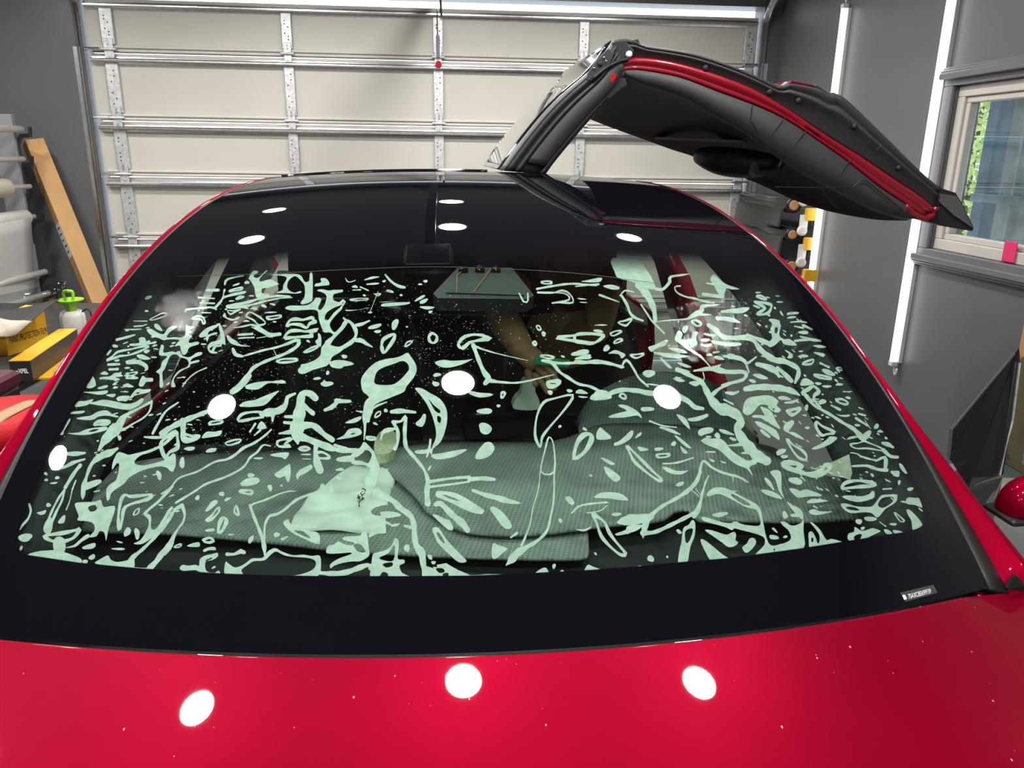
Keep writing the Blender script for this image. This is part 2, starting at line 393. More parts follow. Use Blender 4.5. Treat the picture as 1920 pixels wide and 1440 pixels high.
# --- window in the right wall
wn = thing('window_1', 'white framed window with grey stepped trim in right wall', 'window', ROOM((XR, (WY0 + WY1) / 2, WZ0)).tolist(), kind='structure'); del wn['category']
M_wtrim = mat('grey_trim_paint', (.15, .155, .165), .35, var=.04)
def frame(lo, hi, w, d0, d1, m, nm):           # four bars around an opening in the wall plane
    (y0, z0), (y1, z1) = lo, hi
    for A in (((y0 - w, z0 - w), (y1 + w, z0)), ((y0 - w, z1), (y1 + w, z1 + w)), ((y0 - w, z0), (y0, z1)), ((y1, z0), (y1 + w, z1))):
        MB().cbox((d0, A[0][0], A[0][1]), (d1, A[1][0], A[1][1]), .004).build(nm, m, wn, ROOM)
frame((WY0, WZ0), (WY1, WZ1), .075, XR - .022, XR - .001, M_wtrim, 'casing')
for q, (w, d) in enumerate(((.11, .03), (.095, .045), (.08, .055))):
    MB().cbox((XR - d, WY0 - w, WZ1 + .055 + q * -.012), (XR - .001, WY1 + w, WZ1 + .09 + q * -.014), .004).build('head_moulding', M_wtrim, wn, ROOM)
    MB().cbox((XR - d, WY0 - w, WZ0 - .09 + q * .014), (XR - .001, WY1 + w, WZ0 - .055 + q * .012), .004).build('sill_moulding', M_wtrim, wn, ROOM)
frame((WY0 + .055, WZ0 + .055), (WY1 - .055, WZ1 - .055), .055, XR + .015, XR + .085, M_wframe, 'window_frame')
frame((WY0 + .085, WZ0 + .085), (WY1 - .085, WZ1 - .085), .03, XR + .03, XR + .075, M_wframe, 'sash')
MB().box((XR + .05, WY0 + .08, WZ0 + .08), (XR + .056, WY1 - .08, WZ1 - .08)).build('pane', M_winglass, wn, ROOM)
# sticky note on the sash
pn = room_x(1892, 472, XR + .01)
tag(MB().cbox((XR + .004, pn[1] - .05, WZ0 + .005), (XR + .010, pn[1] + .035, WZ0 + .10), .003).build('sticky_note', M_pink, None, ROOM), 'pink sticky note stuck on the bottom of the window frame', 'note')
# outside: boards of a fence and a leafy shrub
XF = XR + .75; FE = room_x(1838, 300, XF)[1]
fn = thing('board_fence', 'weathered blue grey board fence seen through the window', 'fence', ROOM((XF, 3.5, 0)).tolist())
yy = FE; k = 0
while yy > 1.6:
    wd = (.09, .13, .11, .16)[k % 4]; MB().box((XF + .012 * (k % 2), yy - wd + .006, 0), (XF + .025 + .012 * (k % 2), yy, 3.4)).build('board', M_blue if k in (0, 1, 5) else M_bluewall, fn, ROOM); yy -= wd; k += 1
for z in (.6, 1.46, 2.06): MB().box((XF - .025, 1.6, z), (XF - .001, FE, z + .05)).build('rail', M_bluewall, fn, ROOM)
sc_ = room_x(1822, 300, XF + 1.6)
sh = thing('leafy_shrub', 'yellow green shrub outside beyond the fence', 'shrub', ROOM((sc_[0], sc_[1], 0)).tolist())
MB().tube([(sc_[0], sc_[1], 0), (sc_[0] + .05, sc_[1] + .05, 2.2)], [.05, .02], 8).build('trunk', M_bench, sh, ROOM)
lf = MB()
for k in range(2200):
    c = np.array([sc_[0], sc_[1], 1.75]) + np.clip(rng.normal(0, 1, 3), -2, 2) * np.array([.28, .45, .6]); a = rng.normal(0, 1, 3); a /= np.linalg.norm(a); e = np.cross(a, rng.normal(0, 1, 3)); e /= np.linalg.norm(e)
    lf.add([c - a * .05, c + e * .025, c + a * .05, c - e * .025], [(0, 1, 2, 3)])
tag(lf.build('foliage', M_leaf, sh, ROOM), kind='stuff')

# ================================================================== LEFT SIDE OF THE WORKSHOP
yk = 5.98; XK = room_y(62, 350, yk)[0]
rk = thing('film_rack', 'grey steel roll rack with black hooks at the left wall', 'rack', ROOM((XK - .1, yk, 0)).tolist())
ends = [(48, 243), (52, 298), (64, 349), (72, 405), (92, 508), (98, 548), (72, 622)]
pts = [room_y(p, q, yk) for p, q in ends]
M_steel = mat('grey_steel', (.26, .26, .275), .45)
b = MB(); b.cbox((XK - .20, yk - .03, 0.0), (XK - .06, yk + .02, pts[0][2] + .10), .004); b.build('upright', M_steel, rk, ROOM)
b = MB(); b.cbox((XK - .20, 3.0, 0.0), (XK - .06, 3.05, pts[0][2] + .10), .004); b.build('upright', M_steel, rk, ROOM)
for p in pts:
    z = p[2]; x = p[0]
    poly = [(XK - .075, yk, z - .12), (XK - .06, yk, z - .12), (x - .035, yk, z - .055), (x + .028, yk, z - .05), (x + .035, yk, z + .02), (x + .016, yk, z + .02), (x + .012, yk, z - .026), (x - .045, yk, z - .028), (XK - .06, yk, z - .06), (XK - .075, yk, z - .06)]
    MB().prism(poly, (0, .02, 0)).build('hook', M_black, rk, ROOM)
    MB().cbox((XK - .08, yk + .001, z - .20), (XK - .05, yk + .018, z - .05), .003).build('hook_arm', M_black, rk, ROOM)
nm = ['topmost thin white pipe on the left roll rack', 'second thin white pipe from the top of the left rack', None, None, 'thin white pipe crossing the hanging white film sheet on the rack', 'thin white pipe just below the hanging white film sheet', 'lowest thin white pipe of the rack, behind the clear sheet']
for i, p in enumerate(pts):
    if nm[i] is None: continue
    o = MB().tube([(p[0] - .01, yk - .04, p[2]), (p[0] - .20, 3.2, p[2] - .02)], (.024, .019, 0, 0, .022, .022, .022)[i], 14).build('rack_pipe', M_whited, None, ROOM, True)
    tag(o, nm[i], 'pipe', 'pipes on the left roll rack')
for i, r_, y0, m_, lb_ in ((2, .062, yk - .30, M_cream, 'fat cream film roll on the left roll rack'), (3, .052, yk - .10, M_white, 'white film roll with its sheet hanging down on the left rack')):
    p = pts[i]; o = thing('film_roll', lb_, 'roll', ROOM((p[0], y0, p[2])).tolist(), 'film rolls on the left rack')
    MB().tube([(p[0] - .01, yk - .04, p[2]), (p[0] - .20, 3.2, p[2])], .017, 12).build('core_pipe', M_whited, o, ROOM, True)
    MB().lathe([(.018, 0), (r_ - .004, 0), (r_, -.004), (r_, -2.2), (.018, -2.2)], (p[0] - .04, y0, p[2]), 28, 'y').build('wound_film', m_, o, ROOM, True)
    if i == 3: MB().grid(lambda u, v: (p[0] - .04 + r_ - .07 * v + .006 * math.sin(u * 5), y0 - .03 - u * 1.9, p[2] - v * .72 - .03 * u), 14, 8).build('hanging_sheet', mat('white_film_sheet', (.52, .52, .52), .35, var=.03), o, ROOM, True, solid=.002)

# cardboard tube box leaning on the back wall
t0 = room_y(62, 266, DY - .12); t1 = room_y(195, 590, DY - .42); dv = (t1 - t0) / (t0[2] - t1[2]); foot = t0 + dv * (t0[2] - .03)
bx = thing('cardboard_box', 'long brown cardboard box leaning on the back wall', 'box', ROOM(foot).tolist())
b = MB(); ax = (foot - t0); ax /= np.linalg.norm(ax); xw = np.array([.78, .62, 0]); xw -= ax * (xw @ ax); xw /= np.linalg.norm(xw); yw = np.cross(ax, xw)
if yw[1] > 0: yw = -yw
c4 = lambda p, w, d: [p - xw * w + yw * d, p + xw * w + yw * d, p + xw * w - yw * d, p - xw * w - yw * d]
b.rings([c4(t0, .062, .055), c4(foot, .062, .055)], True); b.build('carton', M_card, bx, ROOM, bevel=.003)
def lab(s0, s1, w0, w1, m, nm, par): 
    q = [t0 + ax * s0 - xw * .0632 + yw * w0, t0 + ax * s0 - xw * .0632 + yw * w1, t0 + ax * s1 - xw * .0632 + yw * w1, t0 + ax * s1 - xw * .0632 + yw * w0]
    return MB().prism(q, -xw * .0006).build(nm, m, par, ROOM)
lb = lab(.62, .88, -.05, .05, M_white, 'shipping_label', bx)
for k in range(5): lab(.65 + k * .045, .66 + k * .045, -.03, .03 - .01 * (k % 3), M_ink, 'printed_line', lb).location = (ROOM(-xw * .0008)).tolist()

# workbench with what stands on it
BZ = .78
wk = thing('workbench', 'dark workbench along the left wall', 'table', ROOM((-2.8, 3.6, 0)).tolist())
MB().cbox((XK + .12, 2.75, BZ - .04), (-1.75, 4.95, BZ), .006).build('top', M_bench, wk, ROOM)
for x in (XK + .2, -1.85):
    for y in (2.82, 4.85): MB().box((x - .03, y - .03, 0), (x + .03, y + .03, BZ - .04)).build('leg', M_black, wk, ROOM)
# pump sprayer
sp = room_z(141, 628, BZ); S0 = sp; ps = thing('pump_sprayer', 'white pump sprayer bottle with lime green funnel top and handle', 'sprayer', ROOM(sp).tolist())
sc = .95
SPF = lambda V: ROOM(V * .62 + S0)
MB().lathe([(.05, .0), (.088, .004), (.095, .02), (.095, .16), (.085, .19), (.075, .20), (.072, .205)], (0, 0, 0), 28).build('tank', M_white, ps, SPF, True)
MB().lathe([(.04, .20), (.042, .25), (.055, .262), (.10, .290), (.104, .300), (.098, .300), (.05, .272), (.03, .262)], (0, 0, 0), 28).build('funnel_top', M_green, ps, SPF, True)
MB().tube(spline([np.array(q) for q in ((-.035, 0, .285), (-.045, 0, .34), (-.035, 0, .365), (.02, 0, .365), (.03, 0, .345), (.022, 0, .285))], 18), .012, 10).build('pump_handle', M_green, ps, SPF, True)
MB().tube(spline([np.array(q) for q in ((.09, -.02, .20), (.15, -.03, .22), (.17, -.03, .10), (.15, -.05, .01))], 16), .007, 8).build('hose', M_black, ps, SPF, True)
# clear sheet standing on the bench, at the rack foot
q0 = room_z(100, 640, BZ); cs = MB().grid(lambda u, v: (q0[0] - .55 + u * .6, q0[1] + .12 - .1 * math.sin(u * 3) , BZ + .003 + v * (.16 + .12 * u)), 12, 4).build('plastic_sheet', M_clear, None, ROOM, True, solid=.002)
tag(cs, 'clear curled plastic sheet standing behind the yellow boxes', 'plastic sheet')
# upright yellow carton with lettering
A = room_z(16, 668, BZ); B_ = room_z(93, 645, BZ); e = B_ - A; L_ = np.linalg.norm(e); e /= L_; nrm = np.array([e[1], -e[0], 0]); hh = .19
yb = thing('film_box', 'yellow film carton standing on edge with printed lettering', 'box', ROOM(A).tolist(), 'film cartons on the bench')
MB().rings([[A, B_, B_ - nrm * .10, A - nrm * .10], [A + (0, 0, hh * .8), B_ + (0, 0, hh), B_ - nrm * .10 + (0, 0, hh), A - nrm * .10 + (0, 0, hh * .8)]], True).build('carton', M_yellow, yb, ROOM, bevel=.003)
text_on('PAINT PROTECTION FILM', 'lettering', M_ink, yb, ROOM(A + e * .02 + np.array([0, 0, .055])), rot(e, PSR), (0, 0, 1), (L_ * .90, .032), .001)
# lying carton: yellow top, black sides, white logo on the end
A = room_z(24, 722, BZ); B_ = room_z(64, 721, BZ); C_ = room_z(150, 655, BZ); xe = B_ - A; wB = np.linalg.norm(xe); xe /= wB; ye = C_ - B_; LB = np.linalg.norm(ye); ye /= LB; hB = .085
lb2 = thing('film_box', 'long black and yellow film carton lying on the bench with white logo', 'box', ROOM(A).tolist(), 'film cartons on the bench')
q4 = lambda z: [A + (0, 0, z), B_ + (0, 0, z), B_ + ye * LB + (0, 0, z), A + ye * LB + (0, 0, z)]
MB().rings([q4(.002), q4(hB)], True).build('carton', M_boxblk, lb2, ROOM)
MB().prism(q4(hB + .0005), (0, 0, .003)).build('yellow_lid', M_yellow, lb2, ROOM)
text_on('XPEL', 'logo', M_inkw, lb2, ROOM(A + xe * wB * .36 + np.array([0, 0, hB * .42])), rot(xe, PSR), (0, 0, 1), (wB * .48, .019), .001, .03)
text_on('-', 'logo', M_inkw, lb2, ROOM(A + xe * wB * .26 + np.array([0, 0, hB * .50])), rot(xe, PSR), (0, 0, 1), (wB * .10, .004), .001)
A3 = A + ye * .06 - xe * .02; o = thing('film_box', 'flat yellow carton under the long black film carton', 'box', ROOM(A3).tolist(), 'film cartons on the bench')
for p_ in (lb2,): p_.location.z += .013; p_['_o'] = list(p_.location)
w3 = wB + .10
MB().rings([[A3 + (0, 0, z), A3 + xe * w3 + (0, 0, z), A3 + xe * w3 + ye * (LB - .05) + (0, 0, z), A3 + ye * (LB - .05) + (0, 0, z)] for z in (.001, .012)], True).build('carton', M_yellow, o, ROOM, bevel=.003)
# crate with maroon lid, beige cloth and black tray
A = room_z(-30, 770, .55); cr = thing('storage_crate', 'black storage crate with maroon lid beside the bench', 'crate', ROOM((A[0], A[1], 0)).tolist())
cx_, cy_ = room_y(26, 655, 2.70)[:2]
MB().cbox((cx_ - .30, 2.40, 0.0), (cx_ + .0, 2.70, .91), .008).build('body', M_black, cr, ROOM); MB().cbox((cx_ - .31, 2.39, .91), (cx_ + .008, 2.71, .965), .012).build('lid', M_maroon, cr, ROOM)
p = room_z(30, 622, BZ + .14)
tr = MB(); tr.grid(lambda u, v: (p[0] - .60 + u * .66, p[1] + .0 + v * .3 , BZ + .17 + .02 * math.sin(u * 7) + .05 * u * v), 12, 8)
tag(tr.build('plastic_film_offcut', M_black, None, ROOM, True, solid=.004), 'crumpled black film offcut lying over the yellow carton', 'film')
p = room_z(5, 610, BZ + .26); c_ = MB()
c_.grid(lambda u, v: (p[0] - .38 + u * .36, p[1] + .0 + v * .25, BZ + .21 + .07 * math.sin(math.pi * u) ** .6 * math.sin(math.pi * v) ** .5 + .012 * math.sin(9 * u + 5 * v)), 16, 14)
tag(c_.build('folded_cloth', M_fabric, None, ROOM, True, solid=.006), 'beige folded cloth on top of the black film offcut', 'cloth')
# red stool
p = room_y(12, 778, 2.15); sz = p[2]
so = thing('red_stool', 'round red vinyl stool with a strip of brown tape on chromed legs', 'stool', ROOM((p[0], p[1], 0)).tolist())
MB().lathe([(.02, sz - .055), (.15, sz - .055), (.172, sz - .045), (.178, sz - .02), (.170, sz + .004), (.14, sz + .016), (.02, sz + .022)], (p[0], p[1], 0), 32).build('seat', M_stool, so, ROOM, True)
tp = [(p[0] + .01 + q * .3, p[1] - .16 + .03 * abs(q)) for q in (0,)]
b = MB(); b.grid(lambda u, v: (p[0] - .02 + .05 * u - .04 * v + .05, p[1] + .15 - v * .325, sz + .0215 - .022 * abs(2 * v - 1) ** 3 - .02 * (v > .97)), 4, 16); b.build('tape_strip', M_tape, so, ROOM, True, solid=.002)
for q in range(4):
    a = q * math.pi / 2 + .5; MB().tube([(p[0] + .10 * math.cos(a), p[1] + .10 * math.sin(a), sz - .05), (p[0] + .19 * math.cos(a), p[1] + .19 * math.sin(a), 0.005)], .013, 10).build('leg', M_chrome, so, ROOM, True)
MB().tube([(p[0] + .16 * math.cos(a), p[1] + .16 * math.sin(a), .28) for a in np.linspace(0, 2 * math.pi, 25)], .008, 8, False).build('foot_ring', M_chrome, so, ROOM, True)

# ================================================================== RIGHT SIDE OF THE WORKSHOP
XQ = XR - .17
defs = [(1489, 385, 10, 'topmost'), (1486, 440, 8, 'middle'), (1484, 499, 9, 'lowest')]
for i, (px, py, rr, w) in enumerate(defs):
    p = room_x(px, py, XQ); r_ = (.055, .05, .055)[i]
    o = thing('film_roll', f'{w} black film roll on the right wall brackets by the tube light', 'roll', ROOM(p).tolist(), 'black film rolls on the right wall')
    y1 = DY - .06
    MB().lathe([(r_ * .6, 0), (r_ * .95, 0), (r_, .005), (r_, y1 - p[1]), (r_ * .6, y1 - p[1])], p, 26, 'y').build('wound_film', M_roll, o, ROOM, True)
    MB().lathe([(r_ * .45, -.004), (r_ * .62, -.004), (r_ * .62, .03), (r_ * .45, .03)], p, 20, 'y').build('core', M_card, o, ROOM, True)
    if i < 2: MB().grid(lambda u, v: (p[0] - r_ - .02 * v + .012 * math.sin(6 * u), p[1] + .03 + u * (y1 - p[1] - .04), p[2] - v * (.155 if i == 0 else .21)), 16, 6).build('hanging_sheet', M_roll, o, ROOM, True, solid=.002)
    k = MB(); k.cbox((XR - .10, p[1] - .065, p[2] - .10), (XR - .002, p[1] - .02, p[2] - .015), .004)
    bo = k.build('bracket', M_yellow, o, ROOM)
    MB().lathe([(.02, 0), (.034, 0), (.036, .01), (.034, .02), (.02, .02)], (XQ + .05, p[1] - .04, p[2] + .03), 18, 'y').build('hanger_ring', M_white, o, ROOM, True)
    MB().box((XQ + .03, p[1] - .05, p[2] - .16), (XQ + .09, p[1] - .047, p[2] - .06)).build('price_tag', M_white, o, ROOM)
# cable cover strip beside the tube
# low covered table with a clear bag and a cardboard box
p = room_x(1740, 826, XR - .75); tz = room_x(1740, 822, XR - .55)[2]
ct = thing('covered_table', 'low table under a grey cover against the right wall', 'table', ROOM((XR - .35, p[1] - .5, 0)).tolist())
b = MB(); b.cbox((XR - .62, p[1] - 1.5, 0.0), (XR - .02, p[1] + .12, tz), .05); b.build('grey_cover', M_tablecover, ct, ROOM, True)
c0 = room_x(1907, 700, XR - .42)
ob = thing('cardboard_box', 'upright brown cardboard box on the grey covered table', 'box', ROOM((XR - .3, c0[1] - .2, tz)).tolist())
zt = room_x(1912, 582, XR - .42)[2]
MB().cbox((XR - .42, c0[1] - .42, tz + .001), (XR - .12, c0[1] + .02, zt), .004).build('carton', M_card, ob, ROOM)
MB().box((XR - .41, c0[1] - .41, zt), (XR - .13, c0[1] + .01, zt + .002)).build('painted_opening', M_ink, ob, ROOM)  # flat black sheet painted for the shaded inside; the carton is closed
MB().box((XR - .425, c0[1] - .36, tz + .04), (XR - .421, c0[1] - .12, tz + .2)).build('white_label', M_white, ob, ROOM)
c1 = room_x(1742, 806, XR - .40); c1[1] = min(c1[1], p[1] - .02); bg = MB()
def bagf(u, v):
    a = 2 * math.pi * u; r_ = .06 * math.sin(math.pi * min(v * .9 + .08, 1)) * (1 + .3 * math.sin(5 * a) + .2 * math.sin(9 * a + 8 * v))
    return (XR - .53 + r_ * math.cos(a), c1[1] + r_ * math.sin(a), tz + .002 + .13 * v)
bg.grid(bagf, 28, 12); tag(bg.build('plastic_bag', M_clear, None, ROOM, True), 'crumpled clear plastic bag on the grey covered table', 'bag')
# ================================================================== THE CAR
Z0, HH, LL, PP = 1.0750, .5696, 1.8625, 1.9744
D0, D1, S0_, S1_ = .0382, .0274, .162, .0409
def wid(v): return .8182 - .0288 * v - .177 * v * v - .022 * np.exp(-np.maximum(v, 0) / .15)
def S(u, v):                                    # the windshield surface in car coordinates
    u = np.asarray(u, float); v = np.asarray(v, float)
    X = u * wid(v); Y = LL * v + (S0_ + (S1_ - S0_) * v) * u * u
    Z = Z0 + HH * (1 - np.maximum(1 - v, 1e-6) ** PP) - (D0 + (D1 - D0) * v) * np.abs(u) ** 2.2
    return np.stack([X, Y, Z], -1)
def SN(u, v):
    P = S(u, v); a = S(u + 1e-4, v) - P; b_ = S(u, v + 1e-4) - P; n = np.cross(a, b_); n /= np.linalg.norm(n, axis=-1, keepdims=True)
    return np.where(n[..., 2:] < 0, -n, n)
GU, GV = np.meshgrid(np.linspace(-1.05, 1.05, 90), np.linspace(0, .8, 90)); GP = proj(CAR(S(GU, GV))).reshape(-1, 2); GUV = np.stack([GU.ravel(), GV.ravel()], -1)
def to_uv(px):                                  # where on the glass a pixel of the photograph lies
    px = np.asarray(px, float).reshape(-1, 2); uv = np.empty_like(px)
    for i in range(0, len(px), 500):
        q = px[i:i + 500]; uv[i:i + 500] = GUV[((GP[None] - q[:, None]) ** 2).sum(-1).argmin(1)]
    for _ in range(7):
        p = proj(CAR(S(uv[:, 0], uv[:, 1]))); h = 1e-5
        a = (proj(CAR(S(uv[:, 0] + h, uv[:, 1]))) - p) / h; c = (proj(CAR(S(uv[:, 0], uv[:, 1] + h))) - p) / h
        r = px - p; det = a[:, 0] * c[:, 1] - a[:, 1] * c[:, 0]
        uv[:, 0] += (r[:, 0] * c[:, 1] - r[:, 1] * c[:, 0]) / det; uv[:, 1] += (a[:, 0] * r[:, 1] - a[:, 1] * r[:, 0]) / det
        uv[:, 0] = np.clip(uv[:, 0], -1.1, 1.1); uv[:, 1] = np.clip(uv[:, 1], -.02, .97)
    return uv
def on_glass(px, off=0.0):
    uv = to_uv(px); return S(uv[:, 0], uv[:, 1]) + SN(uv[:, 0], uv[:, 1]) * off

car = thing('car', 'red car with black roof, wet foamy windshield and raised wing door', 'car', CAR((0, 1.2, 0)).tolist())
# --- windshield: one pane, printed black border given as a signed distance on its vertices
clear = np.array([(268, 552), (240, 597), (213, 633), (195, 660), (177, 690), (157, 725), (138, 757), (123, 785), (108, 812), (88, 855), (67, 900), (53, 933), (33, 987), (28, 1010), (31, 1023), (40, 1035), (50, 1040), (150, 1055), (247, 1064), (300, 1068), (417, 1075), (497, 1078), (600, 1080), (767, 1080), (883, 1079), (980, 1075), (1097, 1069), (1180, 1063), (1273, 1054), (1368, 1046), (1508, 1027), (1583, 1015), (1698, 997), (1720, 992), (1735, 982), (1742, 970), (1733, 943), (1720, 913), (1705, 884), (1683, 835), (1650, 788), (1630, 758), (1600, 715), (1575, 682), (1527, 617), (1498, 580), (1478, 558), (1440, 522), (1380, 505), (1300, 495), (1150, 488), (900, 484), (700, 486), (500, 494), (360, 512), (290, 530)], float)
def sdist(P):
    a = clear; b_ = np.roll(clear, -1, 0); best = np.full(len(P), 1e9); soft = np.ones(len(P)); ins = np.zeros(len(P), bool)
    for i in range(len(a)):
        ab = b_[i] - a[i]; t = np.clip(((P - a[i]) @ ab) / (ab @ ab), 0, 1); d = np.linalg.norm(P - (a[i] + t[:, None] * ab), axis=1)
        s_ = 42.0 if (i >= 46 or i == len(a) - 1) else 1.6
        dn = d / s_; m = dn < best; best[m] = dn[m]
        c = ((a[i][1] > P[:, 1]) != (b_[i][1] > P[:, 1])) & (P[:, 0] < (b_[i][0] - a[i][0]) * (P[:, 1] - a[i][1]) / (b_[i][1] - a[i][1] + 1e-12) + a[i][0]); ins ^= c
    return np.where(ins, best, -best)
NU, NV = 260, 260
uu = np.linspace(-1, 1, NU + 1); vv = np.linspace(0, 1, NV + 1) ** 1.0
UU, VV = np.meshgrid(uu, vv); PG = S(UU, VV).reshape(-1, 3)
g = MB(); g.v = [tuple(p) for p in PG]; g.f = [(j * (NU + 1) + i, j * (NU + 1) + i + 1, (j + 1) * (NU + 1) + i + 1, (j + 1) * (NU + 1) + i) for j in range(NV) for i in range(NU)]; g.mi = [0] * len(g.f)
mg = bpy.data.materials.new('windshield_glass'); mg.use_nodes = True; nt = mg.node_tree; nt.nodes.clear()
def N(t, **k):
    n = nt.nodes.new(t)
    for a, v_ in k.items(): setattr(n, a, v_)
    return n
at = N('ShaderNodeAttribute', attribute_name='frit'); mr = N('ShaderNodeMapRange'); mr.inputs[1].default_value = -.5; mr.inputs[2].default_value = .5
tr_ = N('ShaderNodeBsdfTransparent'); tr_.inputs[0].default_value = (.61, .745, .675, 1); gl = N('ShaderNodeBsdfGlossy'); gl.inputs['Roughness'].default_value = 0.012
fr = N('ShaderNodeFresnel'); two_sided_ior(nt, fr, 1.6); mx = N('ShaderNodeMixShader'); mx2 = N('ShaderNodeMixShader'); out = N('ShaderNodeOutputMaterial')
fb = N('ShaderNodeBsdfDiffuse'); fb.inputs[0].default_value = (.0028, .0028, .0055, 1); mxf = N('ShaderNodeMixShader')
nt.links.new(at.outputs['Fac'], mr.inputs[0])
nt.links.new(mr.outputs[0], mx2.inputs[0]); nt.links.new(fb.outputs[0], mx2.inputs[1]); nt.links.new(tr_.outputs[0], mx2.inputs[2])
nt.links.new(fr.outputs[0], mx.inputs[0]); nt.links.new(mx2.outputs[0], mx.inputs[1]); nt.links.new(gl.outputs[0], mx.inputs[2]); nt.links.new(mx.outputs[0], out.inputs[0])
wa = N('ShaderNodeAttribute', attribute_name='wet'); wn_ = N('ShaderNodeTexNoise'); wn_.inputs['Scale'].default_value = 38; wn_.inputs['Detail'].default_value = 7; wn_.inputs['Roughness'].default_value = .65; wn_.inputs['Distortion'].default_value = 1.2
wtc = N('ShaderNodeTexCoord'); wb_ = N('ShaderNodeBump'); wb_.inputs['Distance'].default_value = .004; wm = N('ShaderNodeMath', operation='MULTIPLY')
nt.links.new(wtc.outputs['Object'], wn_.inputs['Vector']); nt.links.new(wn_.outputs['Fac'], wm.inputs[0]); nt.links.new(wa.outputs['Fac'], wm.inputs[1]); nt.links.new(wm.outputs[0], wb_.inputs['Height']); nt.links.new(wb_.outputs[0], gl.inputs['Normal'])
ws = g.build('windshield', mg, car, CAR, True)
ws['label'] = 'panoramic windshield with black printed border'
sd = sdist(proj(CAR(PG))); sd[(VV.ravel() > .62)] = -20
wet = np.zeros(len(PG)); PX_ = proj(CAR(PG))
for zx, zy, sx_, sy_, am in ((1350, 600, 110, 60, .6), (345, 575, 45, 40, 1.0)):
    wet = np.maximum(wet, am * np.exp(-(((PX_[:, 0] - zx) / sx_) ** 2 + ((PX_[:, 1] - zy) / sy_) ** 2)))
wet *= np.clip(sd, 0, 1); wet[wet < .04] = 0
aw = ws.data.attributes.new('wet', 'FLOAT', 'POINT'); aw.data.foreach_set('value', wet.astype(np.float32))
at_ = ws.data.attributes.new('frit', 'FLOAT', 'POINT'); at_.data.foreach_set('value', sd.astype(np.float32))

# --- pillars beside the glass
def pillar(side):
    rs = []
    for v in np.linspace(0.0, 1.0, 60):
        p = S(side, v); k = max(0, 1 - v / .28) ** 2; w = .011 + .075 * k; top = .010
        if side < 0: w += .006
        ex = [(0.000, -.024), (.002, -.010 - .03 * k), (w * .3, -.006 - .022 * k), (w * .55, .001 - .008 * k), (w * .8, .006 + .008 * k), (w * .95, .006 + .010 * k), (w + .003, .0), (w + .008, -.03 - .05 * k), (w + .014, -.12 - .2 * k), (w + .004, -.13 - .2 * k), (w - .006, -.06 - .04 * k), (.0, -.04 - .03 * k)]
        fl = 1 - .75 * v
        rs.append([(p[0] + side * a * (1 - .25 * v), p[1], p[2] + (c * fl if c > 0 else c)) for a, c in ex])
    m = MB(); m.rings(rs, True); return m.build('windshield_pillar', M_red, car, CAR, True)
pillar(-1); pillar(1)
for s_ in (-1, 1):                               # black strip that stands in for the shaded gap between glass and pillar
    rs = []
    for v in np.linspace(0, 1, 60):
        p = S(s_, v); k = max(0, 1 - v / .28) ** 2; w = .003 + .030 * k
        rs.append([(p[0] + s_ * a * w, p[1], p[2] + c) for a, c in ((-.3, -.004), (-.2, .0015), (.4, .002 - .004 * k), (1.0, .001 - .008 * k), (1.1, -.012 - .02 * k))])
    MB().rings(rs, True).build('gap_shade_strip', M_rubber, car, CAR, True)
for s_ in (-1, 1):                               # dark lining inside each pillar
    def lin_(u, v, s_=s_):
        vv_ = .06 + .90 * v; uq = (.82 if s_ > 0 else .86) + u * ((.99 - .82) if s_ > 0 else .13); p = S(s_ * uq, vv_); return p - SN(s_ * uq, vv_) * (.016 + .05 * (1 - u) ** 2 * 0 + .10 * max(0, .5 - u))
    MB().grid(lin_, 8, 40).build('pillar_lining', M_dash, car, CAR, True, solid=.006)
# --- bonnet
def hood(u, v):
    X = (u * 2 - 1) * .86; uq = min(abs(X) / .797, 1.04); Ye = S0_ * uq * uq - .004; ze = Z0 - D0 * uq ** 2.2 + .004
    d = v * v * 1.28; lip = .010 * max(0, 1 - d / .006)
    z = ze - lip - .172 * d - .06 * d ** 2.2 - .03 * max(0, uq - .9) ** 1 * 3
    return (X, Ye - d * (1 - .12 * uq * uq), z)
MB().grid(hood, 70, 60).build('bonnet', M_red, car, CAR, True, solid=.0)
MB().rings([[hood(u, 0)[:2] + (hood(u, 0)[2] - q,) for q in (.0, .03)] for u in np.linspace(0, 1, 60)], False, False).build('bonnet_edge', M_red, car, CAR, True)
ds = MB()
for _ in range(80):
    u_, v_ = rng.random(), .05 + .5 * rng.random(); p_ = np.array(hood(u_, v_)); r_ = .0004 + .0011 * rng.random() ** 3; q_ = np.linspace(0, 2 * math.pi, 7)[:-1]
    e1 = np.array(hood(min(u_ + .005, 1), v_)) - p_; e1 /= np.linalg.norm(e1); e2 = np.array(hood(u_, v_ + .005)) - p_; e2 /= np.linalg.norm(e2)
    ds.add([p_ + (0, 0, .0004) + r_ * (math.cos(t) * e1 + 1.6 * math.sin(t) * e2) for t in q_], [(0, 1, 2, 3, 4, 5)])
tag(ds.build('dust_specks', mat('pale_dust', (.55, .28, .30), .9), car, CAR), kind='stuff')
def cowl(u, v):
    X = (u * 2 - 1) * .84; uq = min(abs(X) / .797, 1.03); return (X, S0_ * uq * uq - .05 + .10 * v, Z0 - D0 * uq ** 2.2 - .035)
MB().grid(cowl, 40, 2).build('cowl_panel', M_black, car, CAR, True)
